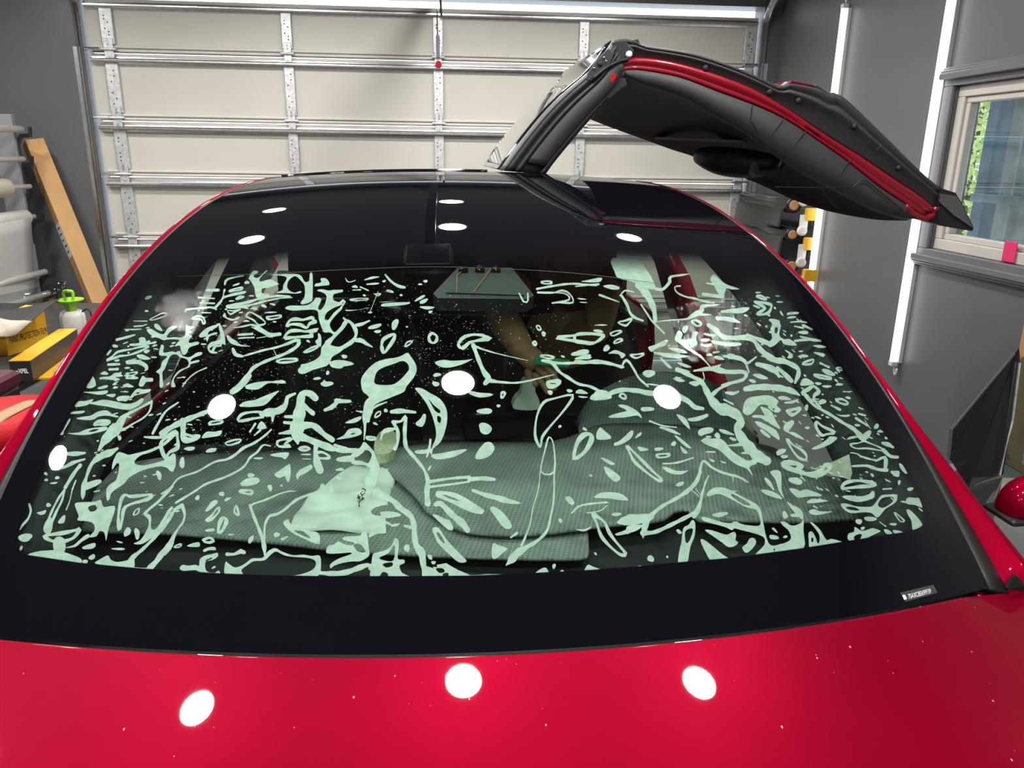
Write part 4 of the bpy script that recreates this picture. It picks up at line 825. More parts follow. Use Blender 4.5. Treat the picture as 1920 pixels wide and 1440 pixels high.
# small seal plate at the bonnet corner
MB().prism([car_y(1889, 1104, .16), car_y(1903, 1078, .17), car_y(1912, 1084, .17), car_y(1922, 1098, .16), car_y(1922, 1106, .16)], (0, .006, 0)).build('corner_seal', mat('seal_grey', (.012, .014, .013), .95, spec=.1), car, CAR)
FOAM = """
@80 480 6
e 1175 440 40 18 -30
e 1155 592 25 9 0
o 10 1190 690 1260 650 1340 615 1385 625 1340 655 1240 690
s 1010 705 8 1160 705 12
s 1015 765 18 1110 758 16
s 905 798 10 1000 800 14 1095 795 10
s 815 915 28 900 895 30 1020 860 18
p 1240 745 1275 735 1310 770 1335 815 1300 810 1255 785
p 1155 810 1190 790 1240 810 1290 840 1350 850 1390 790 1450 760 1500 770 1440 810 1390 860 1390 890 1480 885 1560 890 1590 860 1600 740 1620 760 1700 770 1640 800 1670 830 1630 850 1670 880 1630 910 1640 950 1730 935 1740 965 1640 1000 1610 1060 1570 1085 1540 1030 1530 980 1470 990 1500 950 1520 915 1400 910 1345 920 1290 895 1220 875
p 1065 900 1110 885 1140 900 1150 930 1190 920 1200 945 1260 930 1255 955 1190 965 1110 980 980 985 970 960 1070 950
o 22 700 1150 770 1100 830 1050 960 1025 1090 995 1180 990 1130 1020 1040 1060 940 1090 850 1100
p 770 970 820 975 830 1000 780 1000
p 700 1080 740 1030 760 1035 720 1090
e 1155 1045 38 18 -20
e 1245 980 28 12 -20
p 1040 1090 1100 1080 1150 1100 1200 1125 1160 1140 1080 1130
p 920 1160 960 1140 1040 1140 1110 1160 1165 1200 1170 1250 1145 1255 1120 1220 1060 1190 990 1190 930 1190
s 720 1195 28 845 1190 28
s 735 1250 26 825 1245 28
e 820 1148 30 14 0
e 935 1232 38 10 -5
p 630 1300 680 1270 720 1295 700 1310
p 630 1345 740 1325 790 1290 860 1290 865 1330 800 1335 840 1360 790 1370 720 1360
o 16 930 1310 980 1285 1050 1280 1020 1305 960 1320
s 930 1350 14 1000 1345 30 1050 1345 18
p 1065 1430 1080 1370 1110 1320 1150 1345 1220 1345 1220 1385 1150 1390 1110 1440
p 480 1440 520 1380 545 1385 580 1420 560 1440
e 800 1402 38 9 -30
p 890 1425 940 1405 980 1430 960 1440 900 1440
p 1295 1085 1320 980 1350 990 1345 1060 1440 1045 1480 1055 1530 1040 1550 1090 1640 1110 1720 1060 1780 1055 1770 1085 1680 1120 1650 1160 1740 1140 1740 1165 1650 1190 1640 1220 1540 1270 1460 1360 1480 1440 1430 1440 1450 1350 1520 1260 1610 1220 1630 1170 1600 1130 1530 1110 1490 1080 1420 1100 1360 1240 1330 1290 1340 1440 1300 1440 1300 1310 1260 1275 1310 1230 1330 1160 1390 1100
s 1830 1230 14 1700 1290 14 1600 1380 14 1560 1440 12
p 1750 870 1830 820 1910 770 1910 800 1850 830 1850 920 1830 880 1770 890
o 24 1850 1010 1880 960 1930 940 1980 930 1990 980 1930 990 1890 1050
o 20 1660 680 1720 650 1790 660 1815 720 1790 730 1780 690 1720 680
@320 480 6
p 450 345 530 340 535 370 460 370
p 380 360 420 340 470 355 430 375
s 300 440 18 400 445 22 480 450 16
s 320 500 16 480 505 18
s 160 575 16 300 560 20 450 550 24 500 570 20
s 340 610 12 440 612 12
p 585 350 610 350 590 420 690 390 830 365 820 395 700 420 590 450 560 500 500 560 480 545 540 480 575 420
s 600 290 24 620 240 24 720 210 16 810 195 10
p 870 220 920 140 980 150 930 190 930 210 980 215 1060 140 1080 140 1000 215 1000 260 1100 235 1150 250 1210 285 1180 300 1080 330 1020 340 1020 390 1090 400 1090 420 1010 440 960 440 940 380 930 320 890 250
p 1100 185 1240 175 1440 180 1500 260 1550 250 1560 170 1590 180 1590 440 1560 490 1480 515 1455 495 1500 430 1500 310 1460 250 1400 200 1350 220 1310 270 1310 340 1380 385 1450 365 1460 385 1400 395 1300 390 1180 385 1250 355 1260 300 1300 220 1240 195
o 18 1625 305 1700 270 1690 235 1740 235 1775 290 1700 295
s 630 540 44 740 520 40 900 480 30 1000 450 22 1200 420 26 1330 430 26
s 640 545 40 760 545 34 860 530 26 1000 495 20 1200 450 16 1360 438 10
s 770 545 20 860 560 14
o 22 650 370 700 345 790 325 780 350 700 365
e 770 440 55 20 -10
e 675 478 30 9 0
e 900 420 26 10 0
o 16 630 585 700 590 780 570 720 600 660 625
p 575 650 600 610 620 660 645 670 700 680 750 655 770 660 730 690 670 700 625 680
e 850 270 26 20 0
e 730 293 40 12 -20
e 780 608 22 10 0
p 800 710 840 690 880 710
e 720 715 26 10 0
e 945 572 26 10 0
e 1040 535 34 16 30
e 1140 515 32 12 20
o 20 1070 660 1130 650 1225 640 1220 665 1110 685
s 1050 610 8 1130 605 18 1180 605 8
e 1160 712 24 9 10
o 18 840 650 880 605 960 640 1030 690 1055 730 990 750 950 720 920 690
s 700 780 10 800 765 18 900 745 20 960 770 40 1040 820 46 1100 860 50 1220 850 40
s 900 770 10 960 800 16 1070 860 16
s 750 858 24 910 848 26
s 755 898 16 820 892 16 925 888 18
p 620 860 680 900 730 930 780 970 890 985 800 990 700 970 640 930
s 960 895 8 1060 880 8
p 530 740 560 760 590 850 605 970 560 960 440 1000 430 1040 510 1050 500 1070 430 1060 400 1000 430 960 530 930 550 870 535 800
p 310 860 380 790 480 750 530 745 500 780 420 820 400 870 320 885
p 390 870 500 830 505 850 420 880 400 940
s 690 1020 30 720 1080 50 800 1100 20
s 780 1105 12 900 1070 22 1040 1030 24 1180 1000 24 1300 960 30 1400 920 40 1440 930 40 1410 990 40 1300 1060 34 1180 1110 34 1050 1160 34 920 1230 40 860 1310 44 780 1400 46 740 1440 40
s 1150 1030 8 1180 1090 8
o 24 1185 1155 1260 1130 1400 1130 1410 1150 1330 1165 1220 1170
o 22 1490 1055 1560 1010 1640 985 1640 1005 1560 1040
p 1620 930 1650 900 1650 840 1680 860 1690 920 1680 990 1640 970
e 1540 930 22 14 20
o 34 1300 760 1330 700 1400 680 1480 690 1580 665 1600 690 1630 710 1560 730 1520 780 1450 745 1350 740
o 34 1270 890 1330 820 1430 810 1520 820 1650 800 1560 840 1590 870 1450 880 1340 890
p 1280 560 1330 530 1430 530 1530 525 1600 480 1630 440 1690 460 1650 560 1700 580 1740 540 1750 440 1720 390 1640 360 1700 345 1780 360 1920 350 1920 370 1830 400 1830 470 1920 500 1920 520 1820 560 1740 620 1730 690 1760 700 1830 610 1920 540 1920 570 1850 640 1790 720 1790 770 1840 830 1920 750 1920 790 1850 880 1790 970 1790 1010 1880 1010 1920 1000 1920 1030 1840 1080 1800 1100 1790 1160 1740 1210 1600 1250 1470 1300 1455 1200 1520 1180 1620 1140 1680 1080 1690 1000 1760 920 1820 860 1780 830 1720 830 1690 770 1660 680 1650 600 1600 575 1480 580 1360 585
p 820 1440 920 1400 1060 1380 1180 1380 1240 1365 1285 1385 1260 1405 1180 1400 1100 1390 1000 1440
e 1720 1400 20 30 0
e 1760 1285 18 26 40
e 1860 1200 70 40 0
@560 480 6
p 175 315 190 280 250 275 240 225 300 230 340 295 250 295
s 480 365 30 400 375 40 350 390 60 335 480 60 300 560 70 250 640 70 270 720 70 300 790 60
s 440 520 20 500 470 30 510 500 20 420 610 20 340 700 20 300 700 10
s 800 600 8 890 370 1
o 40 300 970 380 890 470 800 530 710 580 720 630 790 640 860 600 930 520 980 420 1010
s 500 670 20 530 700 30
s 640 750 30 700 740 40 790 700 16
s 640 920 40 700 920 50 760 960 40 825 995 10
s 540 980 30 420 1040 60 330 1090 90 280 1160 90 180 1200 80 20 1260 70
o 24 350 1180 400 1155 500 1160 610 1185 500 1200 390 1215
s 370 1185 30 560 1185 30
e 508 1102 36 20 0
o 20 780 785 830 760 925 738 880 770
e 885 820 44 16 -10
e 1080 740 38 60 30
o 36 930 970 960 900 1070 850 1070 900 1000 1010 950 1060
o 16 1190 990 1220 940 1280 930 1240 970
o 30 1465 880 1500 840 1550 870 1550 920 1515 950 1475 930
o 26 1790 970 1840 890 1940 860 2060 855 2100 890 2000 920 1900 960 1830 1010
p 520 575 560 560 700 545 860 525 870 490 920 490 1000 490 1260 465 1300 490 1250 520 1150 550 900 550 760 560 620 585 540 590 / 630 575 720 555 740 565 650 580 / 930 515 1000 500 1240 490 1200 520 950 540
o 14 570 465 660 450 770 450 760 465 650 472
p 600 310 640 300 660 330 600 325
s 690 320 16 780 360 14
s 605 355 10 690 352 16
s 740 240 14 830 215 26 895 208 14
s 765 290 14 830 285 24 895 280 14
s 970 180 16 1040 260 26 1120 310 34 1190 325 26
o 12 850 400 920 395 890 415
o 12 985 365 1020 355 1065 380
e 958 255 20 14 0
e 735 415 18 12 0
e 1150 412 16 12 -20
e 800 607 22 12 0
p 520 215 560 260 640 240 600 265 540 265
s 1370 545 16 1440 555 40 1520 550 10
e 1365 445 60 18 -30
e 1405 480 56 20 -20
e 1480 600 24 16 0
e 1425 255 28 14 -10
e 1365 290 22 12 0
e 1555 1308 44 22 0
e 1540 1410 38 30 0
p 1530 1170 1620 1140 1720 1150 1900 1140 1960 1130 1840 1190 1700 1225 1600 1220
p 700 1440 700 1350 760 1260 860 1170 980 1130 1060 1120 1140 1100 1220 1060 1250 1090 1310 1180 1325 1260 1290 1340 1210 1440 1180 1500 1040 1560 860 1640 830 1720 800 1800 790 1840 760 1840 720 1760 760 1680 800 1600 770 1540 720 1500 / 850 1350 880 1270 960 1220 1080 1180 1160 1150 1220 1180 1240 1240 1200 1300 1120 1380 1040 1420 900 1420 850 1400
e 200 1350 50 14 -10
e 310 1410 66 32 0
s 1230 1340 1 1235 1340 1
e 1215 768 12 10 0
@0 700 6
p 950 130 1000 50 1030 10 1060 100 1010 140
s 1110 30 20 1180 25 34 1320 40 24
e 1140 130 58 18 -10
e 1280 133 34 12 -5
p 1360 110 1420 90 1490 125 1420 130
p 915 185 1000 180 1100 175 1190 165 1180 200 1100 215 1000 200
p 1175 215 1280 205 1260 240 1210 235
p 1300 250 1330 230 1430 225 1440 250 1400 275 1310 285
p 1440 250 1480 190 1530 145 1600 155 1680 150 1660 185 1580 205 1500 225 1470 250 / 1510 195 1550 185 1540 205
s 1340 180 8 1420 182 14
p 820 350 860 290 940 285 1030 265 980 320 900 345
p 990 315 1060 290 1150 270 1280 290 1400 315 1500 300 1570 255 1600 265 1560 320 1450 380 1330 375 1200 350
p 775 430 800 405 930 395 900 425
p 835 485 920 460 1000 450 1080 405 1180 390 1240 430 1310 455 1300 470 1180 450 1090 460 1010 500
o 34 1040 550 1080 515 1190 510 1215 520 1170 545 1080 550
p 740 650 860 640 960 600 1100 580 1180 575 1180 610 1080 640 920 670 / 970 630 1030 605 1090 605 1030 630
p 650 665 690 610 740 510 770 480 760 520 700 620 690 660
s 700 880 40 820 880 50 930 870 30
s 560 1050 30 700 1030 36 800 980 40 930 940 20
s 1690 290 30 1560 360 24 1440 420 34 1370 470 60 1310 570 110 1230 650 130 1150 740 80 1090 840 24
s 1690 300 26 1670 390 20 1600 470 20 1480 540 20 1400 590 24 1330 610 40
e 1325 700 24 26 0
s 1300 820 30 1230 860 70 1130 900 80 1040 960 50 990 1030 40 950 1140 34 920 1250 60 910 1340 50 905 1390 10
s 1100 1190 40 1020 1220 80 940 1250 70
s 880 1010 40 830 1070 40 770 1160 40 710 1260 36
s 830 1180 14 790 1280 20
p 1240 1060 1250 970 1300 870 1350 865 1420 890 1480 880 1640 840 1800 770 1900 680 1960 640 1960 670 1840 780 1680 860 1560 900 1490 980 1600 1010 1800 960 1860 940 1920 880 1960 900 1940 1060 1800 1020 1600 1060 1440 1140 1370 1220 1240 1310 1210 1390 1180 1400 1175 1280 1220 1220 1280 1180 1310 1090 1320 1000 1290 990
e 1770 1120 30 50 -20
s 1610 690 24 1700 695 30 1800 690 40 1850 640 40 1900 590 30 1990 560 30
s 1990 300 20 1850 400 24 1760 540 30 1700 650 30
e 490 1105 20 18 0
e 620 1150 30 16 0
e 495 1175 24 12 0
e 580 1210 40 12 -5
@300 700 6
s 990 0 60 900 110 70 800 180 60
s 560 385 40 420 440 50 270 500 60 130 570 60 0 650 60
s 240 510 70 245 620 60 250 700 60 330 720 50 420 680 40
o 36 240 720 260 660 350 680 410 680 400 710 280 740
o 40 -10 770 60 690 160 630 180 700 180 810 90 860 40 920
p 30 930 80 910 150 930 130 1080 60 1030
e 232 980 32 60 10
o 22 540 550 570 515 690 505 660 535
p 455 700 510 630 600 630 680 615 660 670 560 690
o 20 720 760 790 730 890 715 880 745 770 780
e 320 820 64 22 -10
p 500 850 540 820 620 815 600 855 520 865
s 1240 605 20 1160 680 24 1040 760 28 930 810 34 830 890 30 740 940 26 600 970 22 400 1080 20 200 1150 20 100 1260 18 0 1330 18
s 1230 790 14 1150 780 20 1080 860 26 1000 920 24 950 1000 24 880 1060 24 720 1140 24 500 1220 24 360 1310 24 160 1430 28
p 880 340 940 290 1060 270 1180 220 1330 165 1270 230 1180 320 1080 345 960 350
p 950 125 1040 85 1150 65 1240 65 1310 50 1400 60 1390 85 1310 85 1200 85 1100 150 980 150
o 30 870 510 900 440 1000 410 1120 410 1150 460 1040 480
s 1130 430 60 1220 410 90 1330 390 80 1400 330 60 1420 250 40 1440 230 40 1510 200 30
s 1260 420 60 1255 510 20
p 1080 590 1130 510 1190 580 1150 600
s 1000 630 20 1060 540 24
s 1050 670 16 1120 610 24
s 1740 250 80 1680 200 70 1600 200 80 1570 300 90 1560 420 130 1540 540 140 1530 640 150 1540 760 30
s 1600 330 60 1710 420 50
s 1560 460 60 1400 460 30
s 1560 540 60 1390 525 30
s 1540 620 70 1330 650 20
s 1600 560 80 1720 560 70 1840 660 60 1930 720 60
s 1560 680 90 1700 730 70 1820 790 60 1940 830 50
o 30 1310 740 1390 715 1470 710 1390 770 1460 790 1330 795
o 26 1550 820 1620 800 1680 820 1620 840
s 1580 885 12 1680 885 18
s 1590 935 8 1680 938 12
s 1750 780 50 1740 860 50 1760 980 80 1790 1060 100
o 30 1750 870 1820 860 1900 910 1860 930 1770 920
p 1275 1110 1340 1060 1430 1000 1455 1000 1460 1100 1440 1190 1415 1180 1390 1130 1330 1150
p 1520 1120 1560 1060 1640 1020 1690 1000 1705 1040 1640 1090 1560 1130 1540 1170
p 1230 890 1300 870 1440 865 1400 940 1360 920 1280 910
e 1095 928 50 14 0
e 1010 1120 46 22 0
o 38 900 1220 960 1180 1080 1165 1080 1195 960 1220
o 30 880 1300 950 1290 1020 1295 1010 1330 950 1325
e 680 1330 28 28 0
p 1195 1240 1240 1230 1250 1270 1230 1305
e 405 1375 24 30 0
e 745 1390 40 16 -20
p 1340 1245 1355 1220 1370 1245
s 1820 1230 40 1780 1290 24 1640 1350 20 1530 1400 20 1480 1440 20
s 1040 1440 20 1180 1390 16 1300 1340 14 1440 1300 14 1520 1300 6
p 540 1440 600 1400 630 1440
@560 700 6
s 420 280 50 480 285 50 570 285 30
s 440 280 40 370 350 50 290 385 40
p 515 530 590 490 690 455 690 490 620 530
p 415 715 500 670 560 600 670 590 705 640 670 670 560 700 / 570 655 630 640 610 660
o 16 850 470 870 420 915 400 910 440
s 815 385 20 870 340 24 985 295 16
e 975 390 20 24 0
s 1040 405 44 1150 395 54 1310 410 24
o 24 760 690 850 690 850 715 770 715
p 835 520 870 530 885 555 840 545
p 1310 540 1370 480 1400 430 1430 440 1420 520 1380 575
p 1305 140 1380 140 1470 190 1590 260 1660 370 1670 500 1640 640 1590 750 1510 820 1500 880 1480 870 1500 800 1540 700 1540 600 1500 450 1440 320 1370 220 / 1460 260 1520 330 1590 390 1580 420 1530 390 1490 320 / 1560 450 1600 470 1590 530 1560 510
s 1480 720 24 1470 800 30 1440 910 20
s 1320 855 30 1400 855 50 1480 840 40
p 1490 890 1600 870 1760 840 1880 825 1870 850 1750 910 1600 940 1520 930
o 30 1230 160 1 1
s 880 240 110 800 300 100 750 400 70 740 500 50 740 600 24 730 720 14
s 640 395 8 700 405 24
s 1060 520 40 1150 510 30 1200 460 40 1190 620 44 1200 780 44 1240 850 40 1320 940 40 1410 1060 30 1450 1180 50 1440 1300 60 1450 1440 60
s 1070 540 40 1110 620 40 1110 740 36 1080 820 40
s 1080 595 30 1000 610 50 940 640 40 920 720 14
s 730 760 30 690 830 40 640 860 50 500 810 30 400 780 34
s 740 760 30 800 830 30 840 900 40 830 980 60 780 1010 50
o 40 600 900 650 890 700 860 740 810 830 860 820 960 780 1000 700 980 600 970
p 420 930 480 910 600 900 620 960 520 970 430 960
s 200 740 50 300 780 60 420 830 50 560 840 60 660 840 40
s 850 920 40 850 1050 110 800 1200 120
s 1480 1190 40 1600 1170 30 1760 1150 30 1920 1140 40
s 1480 1250 30 1600 1235 24 1760 1215 24 1920 1190 24
s 1460 1060 20 1480 1020 24
e 455 1055 44 18 0
e 440 1150 40 18 10
p 335 1300 360 1220 385 1280 370 1310
o 30 1560 1330 1600 1310 1760 1360 1920 1440 1760 1420 1600 1370
@0 880 6
s 300 370 26 320 440 24 290 530 24 230 600 26 195 655 12
e 255 745 84 44 0
e 520 378 32 20 0
p 385 465 440 450 490 435 480 475 430 490
e 205 870 16 34 20
s 700 210 30 640 290 24 570 420 24 520 540 30
s 700 220 24 670 330 24 610 450 28 560 560 36
p 490 560 540 520 570 550 550 680 490 700 460 650
o 40 470 730 560 710 700 690 830 660 870 650 810 740 720 780 640 790 550 780
s 640 800 140 640 900 120 620 980 150
p 280 945 380 905 500 890 620 890 760 930 880 980 890 1030 820 1050 600 1020 420 990
p 700 860 800 830 860 780 930 720 975 705 980 740 900 790 820 850
p 820 360 900 345 1040 340 1110 320 1130 380 1160 400 1270 390 1250 500 1200 640 1170 780 1150 690 1100 670 1060 730 980 740 1010 700 1040 660 1030 590 960 560 850 550 860 500 830 420 / 970 400 1040 375 1070 400 1050 440 990 450
s 790 200 12 760 330 12 720 430 14
p 625 580 660 520 700 490 710 520 690 580
o 34 1310 500 1340 320 1390 260 1440 280 1560 270 1690 260 1640 310 1440 370 1370 430 1350 560 1320 660
o 16 1480 490 1500 440 1545 415 1530 470
e 1410 680 34 58 15
e 1520 700 32 62 0
p 900 855 960 825 1040 805 1050 840 1010 870 920 875
e 1010 965 46 24 -30
e 1325 795 40 9 10
e 1310 872 76 14 4
p 1480 810 1560 770 1640 640 1650 540 1590 480 1640 420 1760 320 1920 150 1920 190 1780 340 1640 460 1680 500 1680 640 1740 640 1820 520 1870 430 1920 390 1920 420 1860 520 1750 690 1640 780 1560 820
s 1920 470 40 1860 580 30 1760 700 34 1600 860 36 1480 960 50 1440 1010 60
p 1040 1030 1100 990 1190 945 1220 990 1300 1020 1440 990 1480 960 1480 1090 1300 1090 1150 1075 1100 1050
p 905 1000 960 1000 950 1040 910 1045
s 1920 800 40 1820 900 60 1740 1010 60 1660 1090 60
s 1480 1090 24 1660 1100 24
@300 880 6
s 230 380 50 150 430 30 90 520 34 0 640 34
s 235 390 40 260 480 30 240 570 24 180 650 24 130 740 40 100 810 70 30 920 60
o 20 140 850 180 825 220 820 200 850
p 285 840 340 810 420 795 430 840 380 850
s 470 770 30 540 745 30 590 775 34 540 800 30 480 790 24
p 470 880 540 850 600 850 610 885 540 885 480 905
s 740 930 40 820 930 34 900 895 50 930 910 40
p 420 1060 430 990 480 950 560 930 630 915 630 960 560 1000 500 1010 490 1080 520 1130 600 1140 640 1115 655 1165 490 1160 380 1110 260 1120 205 1100 210 1070 240 1050 300 1060 380 1050 / 490 1000 560 970 570 980 510 1005
e 587 1080 24 12 -20
p 720 1020 760 1040 830 1080 920 1050 1000 990 1040 975 1140 970 1200 900 1280 860 1360 900 1480 940 1600 935 1700 950 1790 950 1800 1090 1770 1170 1620 1190 1180 1185 1500 1170 1680 1120 1740 1060 1730 1000 1640 970 1480 960 1380 940 1290 900 1220 950 1160 1000 1040 1010 960 1060 900 1110 910 1170 720 1170
s 1000 380 30 1040 500 34 1090 620 34 1140 760 40 1160 860 50 1165 940 20
s 1000 385 24 1060 355 20 1200 310 16 1330 250 14
s 1820 160 50 1780 220 30 1600 280 26 1500 330 26 1400 420 26 1300 480 30 1220 500 34 1170 590 24 1160 720 24 1160 850 20
p 1375 570 1430 535 1460 590 1540 600 1600 610 1640 660 1770 690 1790 800 1740 810 1600 750 1480 690 1400 620 / 1500 670 1580 660 1680 740 1640 740
p 495 430 560 350 620 320 630 350 570 410 510 450
o 26 500 550 560 500 620 420 650 410 640 460 560 540
o 40 640 660 660 570 690 520 730 540 720 600 670 680
o 22 820 450 845 380 870 490
e 548 658 50 20 -10
e 1008 765 24 52 20
e 1300 710 36 28 -40
e 1385 750 44 16 -20
s 760 710 20 810 708 12
s 1200 1180 10 1500 1185 14
@600 880 6
p 70 920 70 860 100 830 150 820 200 785 250 810 340 830 380 800 260 770 250 740 330 725 440 720 470 680 520 690 540 830 550 930 520 970 440 1010 360 1010 240 1030 150 1060 110 1090 110 1040 200 980 340 930 330 910 220 920 / 370 820 440 815 500 880 500 910 420 900 380 850
p 550 740 550 700 620 640 690 615 740 690 640 700
s 0 1140 40 150 1150 60 300 1130 60 440 1080 60 540 1050 50 560 1090 40
s 0 1190 16 440 1195 20
p 560 1195 570 1050 590 930 640 910 740 880 800 830 840 745 880 780 880 860 870 980 940 990 945 1030 890 1060 920 1140 1010 1190 780 1200 760 1150 700 1130 650 1190 / 660 970 760 920 820 830 840 860 820 1000 720 1000 / 700 1040 800 1020 810 1060 740 1080
e 975 860 30 48 10
s 640 240 110 720 280 80 820 330 60 900 410 70 1010 490 60 1050 590 60 1060 720 60 1080 830 70 1140 920 90 1160 1050 60 1190 1190 80
s 950 610 30 1030 630 40
p 670 460 760 445 860 460 910 490 840 510 720 520
e 760 580 40 14 20
e 840 600 60 14 -10
p 1180 0 1200 60 1240 100 1220 170 1240 420 1220 560 1240 760 1260 860 1330 930 1420 1030 1560 1110 1700 1180 1460 1195 1190 1195 1160 980 1200 900 1170 820 1190 600 1220 420 1190 200 / 1210 940 1250 940 1260 990 1220 980 / 1250 1010 1300 1010 1290 1040 1260 1040 / 1270 1060 1310 1050 1310 1090 1280 1090 / 1300 1090 1380 1090 1400 1130 1340 1140 / 1380 1150 1440 1140 1440 1180 1390 1190
o 50 1340 270 1340 240 1480 250 1620 320 1840 450 1720 430 1500 340
s 1300 370 50 1360 360 60 1480 480 70 1600 580 80 1660 660 60
p 1265 490 1320 490 1400 530 1460 550 1500 640 1460 660 1400 620
p 1260 650 1290 625 1340 640 1420 760 1520 870 1600 950 1650 1010 1560 1020 1440 920 1330 810 1290 730 / 1310 690 1340 690 1400 790 1380 800 1330 740
s 1720 210 30 1860 260 50 1980 290 60 2120 330 60 2260 355 10
@880 880 6
s 0 85 40 140 75 50 280 85 40
s 800 0 10 780 200 12 720 400 12 690 580 14 640 720 20 590 830 30
s 960 0 18 955 300 20 920 500 24 880 660 30 780 770 36 650 850 50 540 920 90 480 990 80 415 1055 10
p 230 410 300 400 400 480 480 600 450 645 380 620 310 530
p 265 810 330 830 430 865 360 930 300 980 255 960
p 1085 290 1140 280 1190 350 1160 375 1110 340
p 1410 290 1480 240 1600 230 1720 250 1800 320 1700 320 1560 300
s 1160 465 20 1240 390 24 1380 360 22 1560 345 20
s 1330 465 10 1480 440 12 1560 380 14
o 34 1390 460 1440 500 1530 570 1580 680 1650 780 1770 925 1700 930 1580 830 1490 720 1440 580
s 470 740 20 540 690 30
e 1665 480 55 20 -10
p 1670 570 1740 510 1880 480 2060 480 2080 530 1960 580 1800 605 1700 590
p 1650 700 1760 660 1840 610 1960 600 1900 660 1780 700 1680 720
s 1215 650 10 1300 660 30 1375 625 14
p 740 1155 820 1090 870 1085 900 1140 890 1155
p 1015 1145 1050 1105 1080 1140
p 1310 1130 1340 1050 1400 1070 1500 1115
e 958 1065 20 30 0
e 1375 42 20 12 0
e 1428 925 10 24 -40
p 1540 0 1620 0 1700 60 1690 100 1640 110 1580 60
e 1030 550 24 24 0
s 0 1180 20 250 1165 24 420 1165 8
@1180 880 6
s 815 0 30 780 90 40 700 190 50 560 290 40 380 390 40 260 490 50 200 580 70 170 690 50 165 750 6
s 165 690 60 300 680 44 480 600 44 640 520 44 740 470 50
s 905 45 10 880 100 18 840 220 24 810 360 40 770 460 60 740 510 40
s 720 210 10 800 280 10
s 760 190 8 820 270 8
p 600 790 620 640 680 600 720 545 755 580 750 720 700 850 660 1040 565 1045 575 900 / 640 680 700 640 730 660 690 780 650 800
p 540 660 570 650 605 690 570 700
p 815 780 850 765 940 830 1060 930 1135 990 950 1010 880 920
p 865 660 940 660 1100 710 1160 690 1200 680 1220 720 1210 770 1240 800 1200 840 1130 850 1060 800 960 730
p 1290 850 1340 810 1370 755 1420 750 1445 800 1400 870 1340 915 1300 890
p 830 510 900 520 1060 570 1160 580 1210 560 1280 590 1400 610 1490 600 1480 500 1440 430 1330 400 1200 330 1080 270 1000 250 900 280 890 240 950 190 1010 175 1070 210 1160 215 1260 270 1400 340 1470 390 1500 450 1530 600 1560 740 1610 830 1720 820 1830 770 1830 680 1760 620 1720 570 1780 570 1860 630 1920 620 1920 890 1460 950 1500 870 1540 820 1530 740 1400 690 1280 660 1200 640 1170 660 1080 620 860 560 / 1160 270 1200 260 1380 370 1300 370 / 1640 870 1700 870 1710 910 1660 910 / 1725 870 1780 870 1790 905 1730 905
p 945 490 1000 465 1110 455 1120 480 1020 515
p 1620 640 1650 635 1690 690 1660 680
p 1600 715 1680 725 1700 760 1610 760
e 1775 735 24 16 0
p 1500 205 1580 210 1680 250 1740 310 1640 290 1540 250
s 1550 80 30 1600 140 44 1640 200 20
s 1040 0 24 1170 40 24 1270 70 24 1350 120 14
s 1180 50 10 1185 110 8
p 1600 0 1720 0 1730 200 1760 300 1700 220 1660 90
e 580 140 44 24 -20
p 1790 340 1850 380 1920 440 1920 480 1860 440
e 1770 490 30 40 -20
p 1815 80 1920 70 1920 130 1830 120
p 1820 190 1920 210 1920 290 1860 250
p -20 490 100 480 160 500 150 540 60 580 -20 590
p -20 620 60 600 120 600 100 650 20 690 -20 700
e 252 980 36 40 0
e 440 960 12 14 0
e 130 1075 40 14 0
@1460 850 6
o 50 60 90 170 80 290 120 230 150 300 200 440 200 510 160 540 110 600 120 560 180 460 220 330 210 150 150
p 130 260 180 245 270 270 285 310 240 330 150 300
p 140 370 200 375 260 400 320 380 400 400 500 440 480 460 360 460 240 475 180 430
p 340 535 380 490 460 490 580 510 480 530
o 36 730 370 770 310 880 285 990 290 1110 325 1080 345 960 350 820 365
p 735 460 830 450 960 460 1050 430 1070 400 1100 410 1100 470 1040 500 920 525 800 500
p 720 550 780 540 880 570 1000 580 1080 570 1130 510 1180 450 1260 440 1350 440 1360 470 1340 530 1230 600 1180 660 1130 700 1070 650 980 640 840 650 760 610 / 780 580 860 580 930 610 900 620 810 610 / 1140 560 1190 480 1310 470 1300 530 1200 590
p 985 700 1040 690 1110 700 1130 720 1080 740 1010 735
e 925 745 34 34 0
p 365 620 420 605 500 630 630 630 520 660 430 670 370 650
p 110 515 180 560 260 600 295 660 290 720 220 670 160 580
p 65 640 90 630 130 690 90 690
p 150 665 220 655 240 690 170 690
p 45 750 100 760 180 790 270 760 300 720 300 850 295 1060 0 1100 0 1010 120 980 160 920 120 830
p 370 750 420 770 490 840 560 950 620 940 740 990 400 1050 360 950 360 870 400 860 440 930 460 990 480 970 480 900 430 820 / 390 930 410 930 410 970 390 970
p 800 940 810 880 870 860 880 805 960 850 1040 830 1080 820 1120 830 1170 855 1080 900 980 950 930 970 850 970 / 870 920 910 890 960 890 940 940 890 960
e 970 820 22 20 0
p 1210 835 1260 840 1305 880 1240 885
p 1310 845 1360 845 1430 870 1340 885
p 1275 765 1350 765 1340 790 1290 785
o 16 1325 640 1390 690 1440 740 1390 740
p 1465 615 1500 615 1580 690 1640 770 1630 800 1560 835 1530 830 1520 740 1480 670
p 1455 520 1480 475 1560 480 1600 480 1625 530 1640 590 1560 560 1480 550
e 1505 380 36 20 0
p 1380 90 1420 110 1470 200 1440 200 1390 140
s 850 120 20 1000 115 30 1060 130 34 1150 160 36 1240 165 36
s 1220 160 40 1230 60 44 1210 20 40 1120 60 20
s 930 0 10 1060 40 14 1110 60 16
